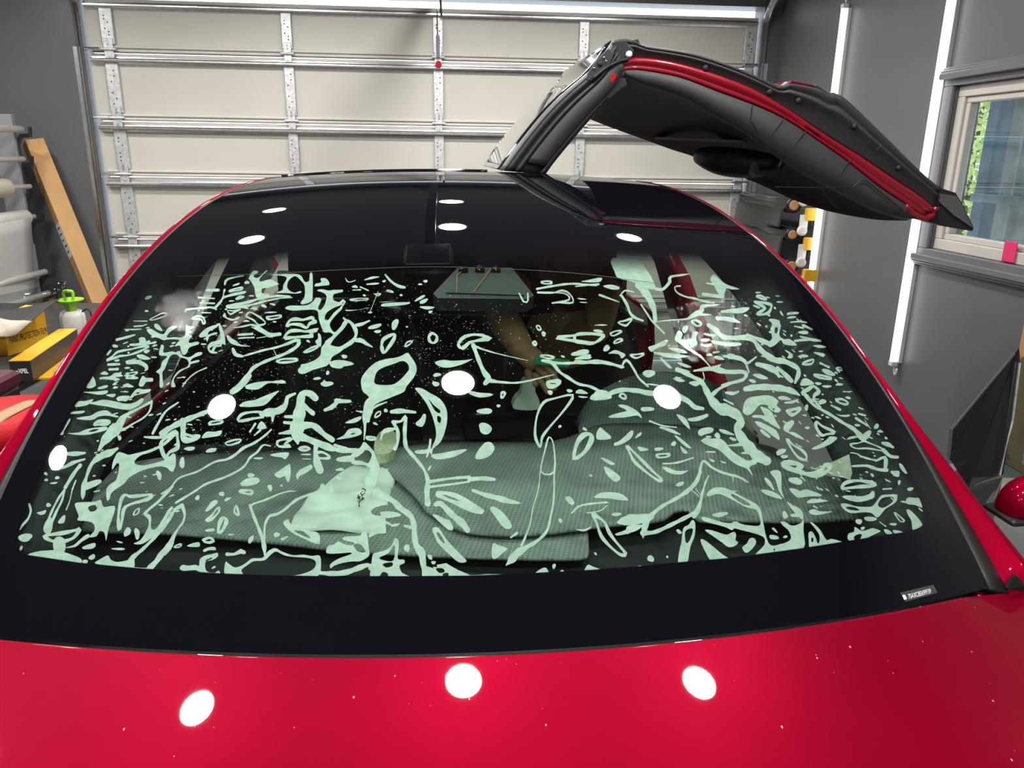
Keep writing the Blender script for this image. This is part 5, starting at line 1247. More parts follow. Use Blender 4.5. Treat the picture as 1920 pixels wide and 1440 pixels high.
p 1280 180 1330 175 1380 180 1375 240 1320 230
e 1075 222 14 26 -30
s 1200 380 18 1290 374 20
s 1220 265 10 1280 300 12
e 1380 305 18 26 0
s 1160 750 8 1230 800 12
@1080 480 6
s 0 315 12 120 300 20 260 290 20
p 60 260 150 240 290 215 280 260 180 270
p 310 310 400 295 490 320 480 350 390 345
s 270 410 24 380 450 20 490 490 8
s 215 752 6 290 748 16 355 750 6
e 258 816 54 18 5
e 70 455 46 9 4
e 90 494 40 7 4
o 30 0 860 100 845 280 850 320 870 280 900 200 955 100 950 0 940
e 60 1055 100 26 -8
e 85 1110 95 22 -10
s 0 1160 40 120 1165 34 260 1155 36 400 1185 34 520 1220 34
s 520 1220 20 560 1150 30 600 1160 30 660 1250 24 720 1350 24 820 1440 24
e 350 1010 48 28 -40
p 370 1070 440 1030 510 1050 565 1085 520 1125 490 1080 420 1070
o 22 620 1085 690 1080 770 1070 740 1100 680 1120
o 20 395 845 460 815 520 820 430 870
o 22 440 935 490 905 530 920 450 955
o 22 480 720 560 700 640 675 600 730 560 755
s 520 420 30 580 520 30 620 620 30 680 670 30 760 700 24
s 500 420 10 560 360 20 660 380 10
p 410 0 700 0 780 100 860 220 900 340 800 340 700 290 600 250 480 220 440 150
s 700 300 60 800 400 80 880 560 60 900 700 40
s 740 520 20 820 640 20 860 700 20 1000 840 20
s 900 340 40 980 350 30 1060 270 40 1070 210 30 1180 190 24 1280 175 10
s 880 715 10 1060 695 12 1180 688 14 1260 680 24 1330 640 44 1420 590 60 1440 540 40 1620 520 10
s 1420 630 30 1530 635 10
s 1180 310 16 1120 320 16 1140 380 16 1240 430 20 1340 450 24 1440 480 24 1560 500 24
p 820 1000 900 970 1010 920 1040 930 1010 980 920 1010 860 1050
p 870 1050 980 1060 1120 1075 1290 1100 1120 1120 980 1100
p 950 1110 1000 1140 1090 1230 1050 1230 990 1170
p 1045 1010 1120 1010 1220 1030 1260 1065 1160 1060
p 1145 1175 1200 1175 1310 1220 1240 1225
p 1120 910 1160 810 1210 850 1200 910 1300 910 1320 830 1380 830 1360 900 1380 960 1340 990 1280 960 1290 1010 1380 1070 1420 1110 1360 1070 1260 1020 1180 960
s 1400 1090 24 1480 1170 16 1530 1230 16
o 26 1310 705 1370 700 1420 740 1370 760
e 1235 795 36 40 0
p 1445 840 1520 850 1590 860 1560 880 1480 870
e 1460 920 50 22 0
p 1410 970 1480 970 1540 955 1520 990 1460 995
s 1500 750 50 1580 800 50 1660 880 50 1800 890 40 1920 880 40
s 1540 930 20 1680 960 40 1860 965 30
p 1520 240 1560 180 1640 250 1720 300 1850 345 1760 350 1700 340 1660 440 1600 380 1560 300
s 1440 400 30 1560 420 40 1660 430 40
s 1480 280 14 1600 300 30
e 1640 330 60 60 0
s 1650 600 30 1760 590 40 1900 570 40
s 1600 670 40 1760 690 50 1850 720 20
p 1145 1250 1200 1240 1300 1275 1220 1290 1300 1330 1420 1380 1460 1430 1420 1430 1360 1370 1230 1310
s 1340 1265 20 1480 1240 36 1600 1240 44 1740 1280 36 1900 1280 36
s 1740 1100 60 1860 1120 40
s 1490 1085 20 1530 1085 24
p 1565 1215 1650 1190 1600 1240
e 880 1420 80 10 5
e 830 1290 60 30 0
e 500 1380 10 8 0
@1340 480 6
o 22 480 430 530 420 600 460 560 460
o 30 460 490 540 495 640 520 650 550 620 610 560 630 490 630 560 580 580 560 520 520
e 485 545 40 14 20
p 620 690 670 680 740 700 750 740 760 760 740 860 790 910 860 910 940 980 800 970 760 920 700 970 640 1000 600 960 660 900 640 800 660 740 / 690 790 700 770 725 790 715 840 690 840
e 878 870 14 12 0
o 16 830 630 870 610 960 615 900 625
e 880 665 50 14 -10
s 870 720 14 960 712 20 1050 722 14
s 915 765 16 1010 785 20
s 1010 755 30 1110 800 20
e 1015 835 60 20 8
s 980 880 16 1080 910 36 1210 930 20
s 920 930 30 1000 920 24 1070 925 14
p 1120 985 1200 975 1275 1000 1200 1010
p 1130 1060 1190 1060 1250 1075 1240 1110 1180 1090
e 1015 1100 54 18 5
e 985 1047 30 8 0
o 22 1000 1190 1050 1160 1130 1140 1100 1190
s 1205 1180 20 1300 1225 24
o 22 1230 1255 1300 1270 1370 1315 1290 1300
o 26 1135 1310 1210 1315 1330 1350 1280 1360 1190 1340
o 16 1380 1240 1430 1230 1450 1265
p 800 1030 850 1050 895 1090 880 1125 830 1120 850 1080
e 500 385 34 8 0
e 720 425 30 8 10
e 745 492 40 10 5
e 765 620 12 30 -30
e 690 560 18 10 40
e 610 440 24 8 10
p 985 1395 1020 1350 1060 1370 1130 1410 1040 1430
e 1420 1420 44 12 -10
e 1180 1410 40 14 5
s 0 790 40 60 850 50 140 890 50 300 900 40 440 920 40 540 1040 60 680 1140 70 800 1160 60 940 1230 50 960 1300 50 920 1400 30
s 380 860 30 480 900 40 600 950 60
s 0 940 30 120 965 40 260 970 40
s 490 1190 40 600 1220 70 700 1270 60 740 1330 30
s 120 1100 30 220 1110 40 330 1140 50 380 1180 30 480 1110 20
s 370 1200 24 400 1280 16
s 720 1230 30 800 1300 50 880 1380 50
p 440 1310 520 1300 620 1350 540 1360
p 200 580 300 560 400 550 380 590 300 620 200 610
s 0 1230 40 100 1270 36 300 1270 36 360 1300 34 340 1360 34 240 1390 34 100 1430 34
e 440 1380 40 20 10
s 60 1050 20 0 1060 24
e 60 1120 60 20 20
@1120 680 6
p 240 455 310 445 420 490 490 550 510 600 470 570 420 570 300 590 140 590 170 560 280 530 340 510
p 500 480 560 470 640 480 640 510 520 520
p 900 560 960 570 1020 620 1055 720 1000 680
o 24 1030 610 1150 590 1260 560 1200 600 1100 620
s 160 320 40 300 280 44 440 290 44 600 320 50 760 345 50 900 360 50 1020 400 50 1100 470 50 1200 490 40
s 700 250 20 860 300 20 1000 370 30 1100 450 30
s 910 50 50 980 80 50 1100 140 44 1190 190 44 1230 270 60 1290 380 80 1380 480 120 1480 510 130 1580 560 100 1630 640 90 1590 720 90 1640 820 100 1720 920 120 1800 1010 120 1920 1080 110
s 1150 60 24 1290 45 40 1420 80 36 1600 80 34 1690 90 40 1660 160 34 1500 210 34 1380 270 34 1300 340 50
s 1200 80 12 1215 150 12 1190 190 12
s 900 150 40 960 140 1
p 860 150 940 150 1000 180 930 190
p 1040 200 1100 180 1170 200 1120 240
s 1680 270 30 1800 250 50 1920 250 50
s 1460 310 24 1540 320 40 1600 300 20
s 1440 390 20 1540 440 20
p 1660 510 1720 430 1780 370 1860 350 1920 360 1920 430 1820 440 1740 500 1700 550
p 1760 590 1800 560 1920 580 1920 640 1860 600
p 1790 640 1840 640 1920 680 1920 730 1840 700
p 1145 770 1170 720 1260 700 1320 715 1300 760 1220 780 1180 800
p 1380 725 1450 730 1560 785 1500 785 1420 765
e 1365 795 26 42 -40
e 1265 807 28 14 5
e 1540 833 40 18 15
o 60 1210 850 1300 850 1400 870 1500 970 1640 1080 1720 1130 1680 1130 1540 1050 1400 940 1300 880
s 1690 1120 80 1780 1090 60
s 1710 1160 30 1765 1245 4
p 1480 900 1560 890 1640 870 1650 910 1520 915
e 1290 978 54 12 2
p 1630 990 1700 970 1720 1000 1640 1000
p 1270 1050 1340 1080 1300 1090
p 1395 1075 1470 1100 1430 1105
s 1010 1440 40 1110 1330 34 1160 1210 24 1205 1080 30 1300 1150 24 1440 1220 24 1580 1250 24 1710 1320 16
s 1540 1250 10 1545 1310 8
s 1270 1245 10 1230 1320 18 1200 1440 24
o 30 340 910 400 960 520 1080 640 1200 735 1285 700 1300 580 1220 430 1090 380 1000
p 80 1150 120 1150 200 1200 265 1260 250 1300 200 1300 120 1240
p 50 1050 80 1045 160 1080 205 1115 150 1120
p 195 880 260 850 340 780 390 735 415 750 390 820 300 880 210 910
p 430 825 470 770 505 755 500 790
p 460 920 520 925 590 950 500 970
e 700 945 48 22 0
o 24 680 1010 740 1000 820 1000 800 1030 700 1040
e 870 885 28 28 0
p 880 800 930 810 1070 930 1010 920
p 945 910 1030 985 980 990
p 740 1145 800 1150 900 1190 990 1190 1040 1185 960 1230 860 1225 780 1190
s 750 1110 16 900 1100 22 1090 1045 16
p 900 1360 940 1320 985 1320 960 1360
s 720 700 20 820 730 40 940 780 16
s 600 630 20 740 680 16 900 700 14
o 24 260 350 290 320 330 350 310 380
o 26 530 95 580 65 640 80 640 105 590 125 550 110
p -40 390 -20 300 80 280 170 360 120 385 20 395
p 0 760 40 700 100 750 160 800 150 830 60 840 0 830
p 1310 1410 1360 1380 1440 1380 1520 1410 1600 1420 1440 1440
@1400 660 6
s 640 430 12 720 520 30 800 590 30 960 680 34 1100 770 34 1220 840 44 1290 910 60 1340 960 60
s 1400 880 50 1350 930 70 1300 920 40
o 40 640 430 700 400 770 360 830 420 780 460 770 510 730 520 700 470
s 770 510 30 850 600 20
o 18 1185 1015 1280 1000 1340 980 1400 1000 1520 1050 1580 1090 1500 1080 1380 1060 1250 1060
s 1560 1080 40 1640 1150 40 1720 1160 30
s 1190 1110 10 1260 1120 14 1350 1170 14 1480 1195 20
e 1380 790 6 60 -35
s 1250 720 30 1380 805 20
e 1265 800 30 16 10
p 1020 670 1080 685 1180 680 1160 705 1080 700
s 970 575 18 1070 625 30
o 24 1025 515 1090 505 1160 545 1130 565 1060 545
e 870 535 42 30 0
e 920 362 50 16 5
e 1060 340 40 14 5
e 1160 490 34 14 20
s 1105 420 10 1180 425 14
p 1150 960 1180 930 1260 920 1260 940
p 1450 830 1480 780 1510 800 1490 840
p 1490 880 1520 850 1560 880
s 1550 1000 30 1620 1020 50 1670 1050 24
e 1590 945 18 14 20
s 1280 600 14 1330 620 14
s 1280 670 20 1355 690 24
p 620 350 640 290 690 270 780 330 700 350
p 790 320 860 325 840 345
s 0 390 60 120 370 70 280 370 70 440 390 70 560 430 50 615 465 10
o 70 0 620 40 540 120 500 220 500 320 520 350 545 240 530 140 550 60 620 20 660
p 250 590 320 565 400 620 370 655 310 640 / 300 610 330 610 325 635
p 370 480 440 470 520 510 440 515 390 510
s 450 545 24 540 535 30 590 510 20
p 455 630 560 600 620 590 630 630 560 690 510 700 / 520 645 570 630 570 650 530 660
p 670 620 680 570 710 575 700 635
e 700 828 26 16 10
o 30 800 820 805 760 870 810 1010 880 920 900 860 910
p 430 830 450 780 530 740 550 780 500 850 480 880 440 860
p 480 880 560 880 670 960 600 940
p 750 1060 850 1010 920 960 960 925 1040 940 980 1000 900 1040 800 1070
p 70 700 130 680 220 700 170 600 190 590 290 640 340 740 395 840 280 780 200 720
p 110 770 150 755 250 800 350 860 390 960 340 940 220 850
p 165 850 200 850 280 920 270 940 200 900
o 26 470 950 540 1020 640 1080 690 1140 680 1190 600 1160 520 1060
p 350 1100 400 1065 460 1070 440 1110 370 1140
e 440 1152 40 22 -10
p 640 680 690 680 680 700
e 870 685 14 10 0
p 780 700 820 700 860 730 820 725
@860 520 4
o 22 0 480 40 430 130 410 240 440 150 455 80 470 30 515
s 110 490 30 150 600 30 190 690 34 225 740 50 200 775 30
s 130 500 16 180 520 14 300 555 8 520 605 4
s 230 755 30 330 768 18 470 768 14 720 710 6
o 16 560 475 575 460 585 480 570 490
o 20 735 435 840 420 1000 405 1090 420 1030 470 900 460
p 850 550 900 535 980 535 960 560 860 570
p 885 590 940 575 1000 575 980 595
o 14 615 570 660 565 720 580 680 590
e 785 575 16 8 10
s 630 605 20 700 620 30 760 690 20 820 730 24 900 780 20 990 800 20 1070 840 24
s 640 605 16 760 625 20 900 622 20 1060 620 24 1180 640 16 1240 655 14
o 30 670 770 720 760 760 765 740 790 690 800
e 690 845 22 16 0
e 835 832 24 12 0
p 880 850 910 820 960 840 970 855
s 905 875 8 940 880 14 970 880 6
p 995 870 1040 845 1110 830 1155 880 1100 895 1000 900 / 1065 865 1085 860 1080 880
s 1140 850 24 1200 825 26 1320 825 26 1480 850 26
o 18 320 870 325 845 350 850 330 885
e 300 945 18 10 0
e 197 985 54 24 3
o 22 75 840 160 860 255 860 160 870
e 200 1115 56 38 15
e 763 1100 12 12 0
o 18 605 1245 575 1160 590 1020 640 920 720 890 860 865 800 970 680 1110 630 1180 620 1240
o 12 620 1440 650 1280 680 1180 715 1240 720 1440
p 130 1345 140 1290 200 1220 250 1225 270 1270 220 1330
o 34 870 1340 890 1230 940 1165 990 1160 1000 1200 950 1290
e 950 1120 18 12 30
e 640 405 18 18 0
o 12 585 350 605 345 620 370 600 375
s 590 68 16 700 48 16 850 30 16 1040 42 12
o 12 590 95 700 100 780 80 840 110 860 170 760 170 700 175 830 150 790 100
s 455 100 10 490 165 14 520 160 14 520 100 10
o 14 620 15 680 10 700 25 650 30
"""
# ================================================================== WHAT LIES IN AND ON THE CAR
# --- soap foam trapped under the wet film
def foam_shapes():
    ox = oy = 0; sc = 6.0; out = []
    for ln in FOAM.strip().splitlines():
        t = ln.split(); 
        if not t: continue
        if t[0][0] == '@': ox, oy, sc = float(t[0][1:]), float(t[1]), float(t[2]); continue
        k = t[0]; body = ln[1:]
        P2 = lambda s_: np.array(list(map(float, s_.split()))).reshape(-1, 2) / sc + (ox, oy)
        if k == 'p': out.append(('p', [closed_spline(P2(s_), 3) for s_ in body.split('/')]))
        elif k == 'e':
            x, y, rx, ry, an = map(float, body.split()); q = np.linspace(0, 2 * math.pi, 15)[:-1]; a = R(an)
            w = 1 + .14 * np.sin(2 * q + x) + .08 * np.sin(3 * q + y)
            E_ = np.stack([rx * w * np.cos(q) * math.cos(a) - ry * w * np.sin(q) * math.sin(a), rx * w * np.cos(q) * math.sin(a) + ry * w * np.sin(q) * math.cos(a)], -1)
            out.append(('p', [(E_ + (x, y)) / sc + (ox, oy)]))
        elif k == 's':
            a = np.array(list(map(float, body.split()))).reshape(-1, 3); out.append(('s', a / sc + (ox, oy, 0)))
        elif k == 'o':
            nums = list(map(float, body.split())); w = nums[0]; c = closed_spline(np.array(nums[1:]).reshape(-1, 2), 3)
            if len(c) < 9: continue
            out.append(('r', c / sc + (ox, oy), w / sc))
    return out
fv = []; ff = []
def f_add(P, faces):
    o = len(fv); fv.extend(map(tuple, P)); ff.extend(tuple(i + o for i in f) for f in faces)
for sh_ in foam_shapes():
    if sh_[0] == 'p':
        loops = sh_[1]; P = np.vstack(loops); f_add(P, tessellate_polygon([[Vector((q[0], q[1], 0)) for q in l] for l in loops]))
    elif sh_[0] == 's':
        a = sh_[1]; n = max(6, int(sum(np.linalg.norm(np.diff(a[:, :2], axis=0), axis=1)) / 5)); c = spline(a, n); t = np.gradient(c[:, :2], axis=0); t /= np.linalg.norm(t, axis=1, keepdims=True) + 1e-9
        nn = np.stack([-t[:, 1], t[:, 0]], -1); h = np.maximum(c[:, 2:], .8) / 2 * (1 + .12 * np.sin(np.arange(n) * 1.3 + c[0, 0]))[:, None]
        Lf = c[:, :2] + nn * h; Rg = c[:, :2] - nn * h; P = np.empty((2 * n, 2)); P[0::2] = Lf; P[1::2] = Rg
        f_add(P, [(2 * i, 2 * i + 1, 2 * i + 3, 2 * i + 2) for i in range(n - 1)])
        for e_, sg_ in ((0, -1), (n - 1, 1)):        # round ends
            q = np.linspace(-math.pi / 2, math.pi / 2, 7); hh_ = h[e_, 0]
            f_add(np.vstack([c[e_, :2], c[e_, :2] + hh_ * (np.outer(np.cos(q), t[e_]) * sg_ + np.outer(np.sin(q), nn[e_]))]), [(0, i + 1, i + 2) for i in range(6)])
    else:
        c, w = sh_[1], sh_[2]; n = len(c); t = np.roll(c, -1, 0) - np.roll(c, 1, 0); t /= np.linalg.norm(t, axis=1, keepdims=True) + 1e-9; nn = np.stack([-t[:, 1], t[:, 0]], -1)
        h = w / 2 * (1 + .25 * np.sin(np.arange(n) * .9 + c[0, 0]))[:, None]; P = np.empty((2 * n, 2)); P[0::2] = c + nn * h; P[1::2] = c - nn * h
        f_add(P, [(2 * i, 2 * i + 1, (2 * i + 3) % (2 * n), (2 * i + 2) % (2 * n)) for i in range(n)])
# small bubbles, and white dots that paint the sparkle on wet glass
def sparkle_speck(x, y, r_, asp=.6):
    q = np.linspace(0, 2 * math.pi, 7)[:-1] + rng.random() * 6; f_add(np.stack([x + r_ * np.cos(q), y + r_ * asp * np.sin(q)], -1), [(0, 1, 2, 3, 4, 5)])
def inside(P): return sdist(np.asarray(P, float)) > 1.0
zones = [(480, 660, 180, 110, 520), (430, 800, 150, 70, 380), (800, 660, 120, 110, 420), (640, 760, 160, 60, 160), (380, 600, 70, 60, 160), (1380, 610, 110, 70, 260), (1260, 640, 130, 90, 80), (950, 620, 150, 90, 140), (1500, 650, 120, 120, 90), (250, 760, 120, 120, 120), (1550, 900, 150, 90, 60), (700, 560, 250, 50, 130)]
for zx, zy, sx_, sy_, n in zones:
    P = np.stack([rng.normal(zx, sx_ * .5, n), rng.normal(zy, sy_ * .5, n)], -1); P = P[inside(P)]
    for x, y in P: sparkle_speck(x, y, .45 + .7 * rng.random() ** 3)
for _ in range(260):                             # short dashes towards the sides
    sd_ = rng.random() < .5; y = rng.uniform(540, 960); x = (rng.uniform(170, 360) + (860 - y) * .25 if sd_ else rng.uniform(1420, 1640) + (y - 700) * .45)
    if inside([(x, y)])[0]:
        an = R(-8 if sd_ else 28) + rng.normal(0, .2); l = rng.uniform(2, 6); q = np.linspace(0, 2 * math.pi, 9)[:-1]; w = rng.uniform(.8, 1.8)
        f_add(np.stack([x + l * np.cos(q) * math.cos(an) - w * np.sin(q) * math.sin(an), y + l * np.cos(q) * math.sin(an) + w * np.sin(q) * math.cos(an)], -1), [tuple(range(8))])
FV = np.array(fv); uvf = to_uv(FV); FP = S(uvf[:, 0], uvf[:, 1]) - SN(uvf[:, 0], uvf[:, 1]) * .006
fm = MB(); fm.v = [tuple(p) for p in FP]; fm.f = ff; fm.mi = [0] * len(ff)
M_foam = bpy.data.materials.new('soap_foam'); M_foam.use_nodes = True; nt = M_foam.node_tree; pb = nt.nodes['Principled BSDF']; pb.inputs['Roughness'].default_value = .6
tc = nt.nodes.new('ShaderNodeTexCoord'); n1 = nt.nodes.new('ShaderNodeTexNoise'); n1.inputs['Scale'].default_value = 70; n1.inputs['Detail'].default_value = 6; rp = nt.nodes.new('ShaderNodeValToRGB')
rp.color_ramp.elements[0].position = .32; rp.color_ramp.elements[0].color = (.72, .76, .73, 1); rp.color_ramp.elements[1].position = .66; rp.color_ramp.elements[1].color = (.95, .97, .95, 1)
nt.links.new(tc.outputs['Object'], n1.inputs[0]); nt.links.new(n1.outputs[0], rp.inputs[0]); nt.links.new(rp.outputs[0], pb.inputs['Base Color'])
tb = nt.nodes.new('ShaderNodeBsdfTranslucent'); tb.inputs[0].default_value = (.7, .78, .72, 1); ms = nt.nodes.new('ShaderNodeMixShader'); ms.inputs[0].default_value = .12
tp_ = nt.nodes.new('ShaderNodeBsdfTransparent'); ms2 = nt.nodes.new('ShaderNodeMixShader'); vo = nt.nodes.new('ShaderNodeTexVoronoi'); vo.inputs['Scale'].default_value = 190
vr = nt.nodes.new('ShaderNodeMapRange'); vr.inputs[1].default_value = .05; vr.inputs[2].default_value = .16; vr.inputs[3].default_value = .5; vr.inputs[4].default_value = .06
nt.links.new(tc.outputs['Object'], vo.inputs[0]); nt.links.new(vo.outputs['Distance'], vr.inputs[0]); nt.links.new(vr.outputs[0], ms2.inputs[0])
nt.links.new(pb.outputs[0], ms.inputs[1]); nt.links.new(tb.outputs[0], ms.inputs[2]); nt.links.new(ms.outputs[0], ms2.inputs[1]); nt.links.new(tp_.outputs[0], ms2.inputs[2])
nt.links.new(ms2.outputs[0], nt.nodes['Material Output'].inputs[0])
fo_ = fm.build('soap_foam', M_foam, None, CAR)
tag(fo_, 'pale green soap foam streaks and bubbles under the windshield film', 'foam', kind='stuff')
# film edge: a fine raised line across the top of the clear glass
fe = on_glass(spline([(330, 516), (500, 511), (650, 503), (800, 498), (950, 502), (1100, 512), (1240, 530)], 40), -.003)
tag(MB().tube(fe, .0006, 5).build('window_film', mat('film_edge', (.30, .34, .33), .3), None, CAR), 'thin upper edge of the clear film laid on the windshield', 'film')
# clear torn film pieces low on the right
tf = on_glass([(1530, 872), (1560, 862), (1598, 845), (1604, 880), (1600, 893), (1585, 888), (1552, 884)], -.010)
tag(MB().prism(tf, -SN(.7, .15) * .002).build('tape_scrap', mat('pale_tape', (.50, .47, .40), .7, var=.15, scale=60), None, CAR), 'torn pale tape scrap stuck low on the right of the windshield', 'tape')

# --- towels on the dash
def towel_mat(nm, col):
    m = bpy.data.materials.new(nm); m.use_nodes = True; nt = m.node_tree; b_ = nt.nodes['Principled BSDF']; b_.inputs['Roughness'].default_value = .95
    tc = nt.nodes.new('ShaderNodeTexCoord'); mp = nt.nodes.new('ShaderNodeMapping'); mp.inputs['Rotation'].default_value = (0, 0, PSC + .08)
    nt.links.new(tc.outputs['Object'], mp.inputs[0]); w = []
    for ax_, sc_ in (('X', 36.0), ('Y', 36.0)):
        wv = nt.nodes.new('ShaderNodeTexWave'); wv.bands_direction = ax_; wv.inputs['Scale'].default_value = sc_; wv.inputs['Distortion'].default_value = .5; wv.inputs['Detail'].default_value = 1; wv.inputs['Detail Scale'].default_value = .6
        nt.links.new(mp.outputs[0], wv.inputs[0]); w.append(wv)
    mm = nt.nodes.new('ShaderNodeMath'); mm.operation = 'MAXIMUM'; nt.links.new(w[0].outputs['Fac'], mm.inputs[0])
    m3 = nt.nodes.new('ShaderNodeMath'); m3.operation = 'MULTIPLY'; m3.inputs[1].default_value = .8; nt.links.new(w[1].outputs['Fac'], m3.inputs[0]); nt.links.new(m3.outputs[0], mm.inputs[1])
    rp = nt.nodes.new('ShaderNodeValToRGB'); c = np.array(col); rp.color_ramp.elements[0].color = (*(c * .62), 1); rp.color_ramp.elements[1].color = (*(c * 1.06), 1); rp.color_ramp.elements[0].position = .1; rp.color_ramp.elements[1].position = .8
    nt.links.new(mm.outputs[0], rp.inputs[0]); nt.links.new(rp.outputs[0], b_.inputs['Base Color'])
    bp = nt.nodes.new('ShaderNodeBump'); bp.inputs['Strength'].default_value = .5; bp.inputs['Distance'].default_value = .004; nt.links.new(mm.outputs[0], bp.inputs['Height']); nt.links.new(bp.outputs[0], b_.inputs['Normal']); return m
M_tw = towel_mat('grey_waffle_towel', (.30, .32, .31)); M_tw2 = towel_mat('grey_waffle_towel_dark', (.24, .28, .27))
def towel(top, bot, z, nm, lab, m, wav=.006, nv=20, n=70):
    T = spline(top, n); B2 = spline(bot, n)
    def fn(u, v):
        i = u * (n - 1); k = min(int(i), n - 2); t = i - k
        q = (T[k] * (1 - t) + T[k + 1] * t) * (1 - v) + (B2[k] * (1 - t) + B2[k + 1] * t) * v
        p = car_z(q[0], q[1], z); p[2] += wav * (math.sin(7 * p[0] + 3 * p[1]) + math.sin(13 * p[1] - 5 * p[0])) * .5 * min(1, 6 * v, 6 * (1 - v))
        return p
    o = MB().grid(fn, n - 1, nv).build(nm, m, None, CAR, True, solid=.006); return tag(o, lab, 'towel', 'towels on the dash')
towel([(226, 872), (330, 857), (480, 849), (600, 843), (700, 840), (800, 842), (900, 860), (1000, 900), (1102, 985)], [(112, 992), (180, 998), (300, 1001), (420, 1010), (540, 1022), (640, 1033), (800, 1043), (960, 1049), (1092, 1049), (1104, 1036)], 1.026, 'waffle_towel', 'grey waffle towel on the dash under the white sheet', M_tw)
towel([(690, 846), (820, 832), (940, 831), (1020, 831), (1075, 818), (1115, 800), (1180, 795), (1300, 800), (1370, 812), (1440, 850), (1540, 892), (1640, 915), (1704, 936)], [(800, 962), (850, 990), (900, 1002), (1000, 1003), (1130, 988), (1238, 977), (1262, 962), (1290, 958), (1312, 977), (1400, 978), (1500, 980), (1600, 976), (1660, 972), (1694, 962)], 1.040, 'waffle_towel', 'grey waffle towel spread over the right of the dash', M_tw, .010)
arch = [(1086, 806), (1092, 772), (1118, 738), (1165, 712), (1225, 699), (1290, 702), (1345, 724), (1385, 765), (1420, 815)]
AT = spline([car_y(x, y, 1.13) for x, y in arch], 40); AB = spline([car_z(x, y, 1.03) for x, y in ((1086, 812), (1110, 806), (1150, 800), (1190, 799), (1230, 799), (1270, 800), (1310, 804), (1360, 814), (1420, 838))], 40)
def wt_(u, v):
    i = u * 39; k = min(int(i), 38); t = i - k; a = AT[k] * (1 - t) + AT[k + 1] * t; c = AB[k] * (1 - t) + AB[k + 1] * t
    return a * (1 - v) + c * v + np.array([0, .03 * math.sin(math.pi * v) + .006 * math.sin(19 * u), .012 * math.sin(math.pi * v)])
tag(MB().grid(wt_, 40, 14).build('waffle_towel', M_tw2, None, CAR, True, solid=.006), 'dark green looking waffle towel draped over the steering wheel', 'towel', 'towels on the dash')
# white sheet with handwriting, sponge
SH = [(542, 985), (615, 928), (640, 892), (662, 876), (700, 874), (745, 874), (752, 882), (748, 900), (736, 925), (722, 945), (716, 950), (718, 985), (724, 995), (640, 993), (600, 993)]
sz_ = 1.036
def shz(q): p = car_z(q[0], q[1], sz_); return p
ps_ = thing('paper_sheet', 'white crumpled sheet with handwriting on the towel', 'paper', CAR(shz((650, 950))).tolist())
T = spline([(640, 890), (662, 876), (700, 874), (752, 880)], 24); B2 = spline([(542, 986), (600, 994), (660, 994), (724, 996)], 24); Lm = [0, .35, .7, 1]
def shf(u, v):
    i = u * 23; k = min(int(i), 22); t = i - k; q = (T[k] * (1 - t) + T[k + 1] * t) * (1 - v) + (B2[k] * (1 - t) + B2[k + 1] * t) * v
    q = q + np.array([math.sin(math.pi * v) * (-14 * (1 - u) - 10 * u ** 3 * 1.0), 0]); p = car_z(q[0], q[1], sz_); p[2] += .004 * math.sin(9 * u + 4 * v) + .003 * math.sin(17 * v); return p
MB().grid(shf, 24, 20).build('sheet', M_paper, ps_, CAR, True, solid=.001)
for st in ([(679, 916), (685, 918), (684, 922)], [(680, 921), (676, 926), (679, 928)], [(684, 924), (678, 930)], [(672, 928), (671, 934), (675, 931), (674, 937)], [(680, 932), (678, 937), (682, 934)], [(671, 939), (673, 944), (676, 938)], [(673, 946), (674, 950)]):
    MB().tube([car_z(x, y, sz_ + .007) for x, y in st], .0011, 5).build('pen_stroke', M_ink, ps_, CAR)
sg_ = MB(); c_s = car_z(722, 868, 1.045)
sg_.grid(lambda u, v: car_z(722 + 20 * math.cos(2 * math.pi * u) * math.sin(math.pi * min(.999, v)) ** .5 * (1 + .1 * math.sin(6 * math.pi * u)), 851 + 22 * math.sin(2 * math.pi * u) * math.sin(math.pi * v) ** .5, 1.035 + .05 * (1 - abs(2 * v - 1)) if v > .5 else 1.035 + .05), 20, 10)
sgm = MB(); pb_ = [car_z(*q, 1.034) for q in ((708, 838), (716, 830), (738, 829), (744, 842), (738, 866), (724, 874), (706, 872), (702, 856))]
tag(MB().prism([np.array(q) for q in closed_spline(np.array(pb_), 3)], (0, 0, .03)).build('sponge', M_sponge, None, CAR, bevel=.006), 'pale yellow sponge lying just behind the white sheet', 'sponge')

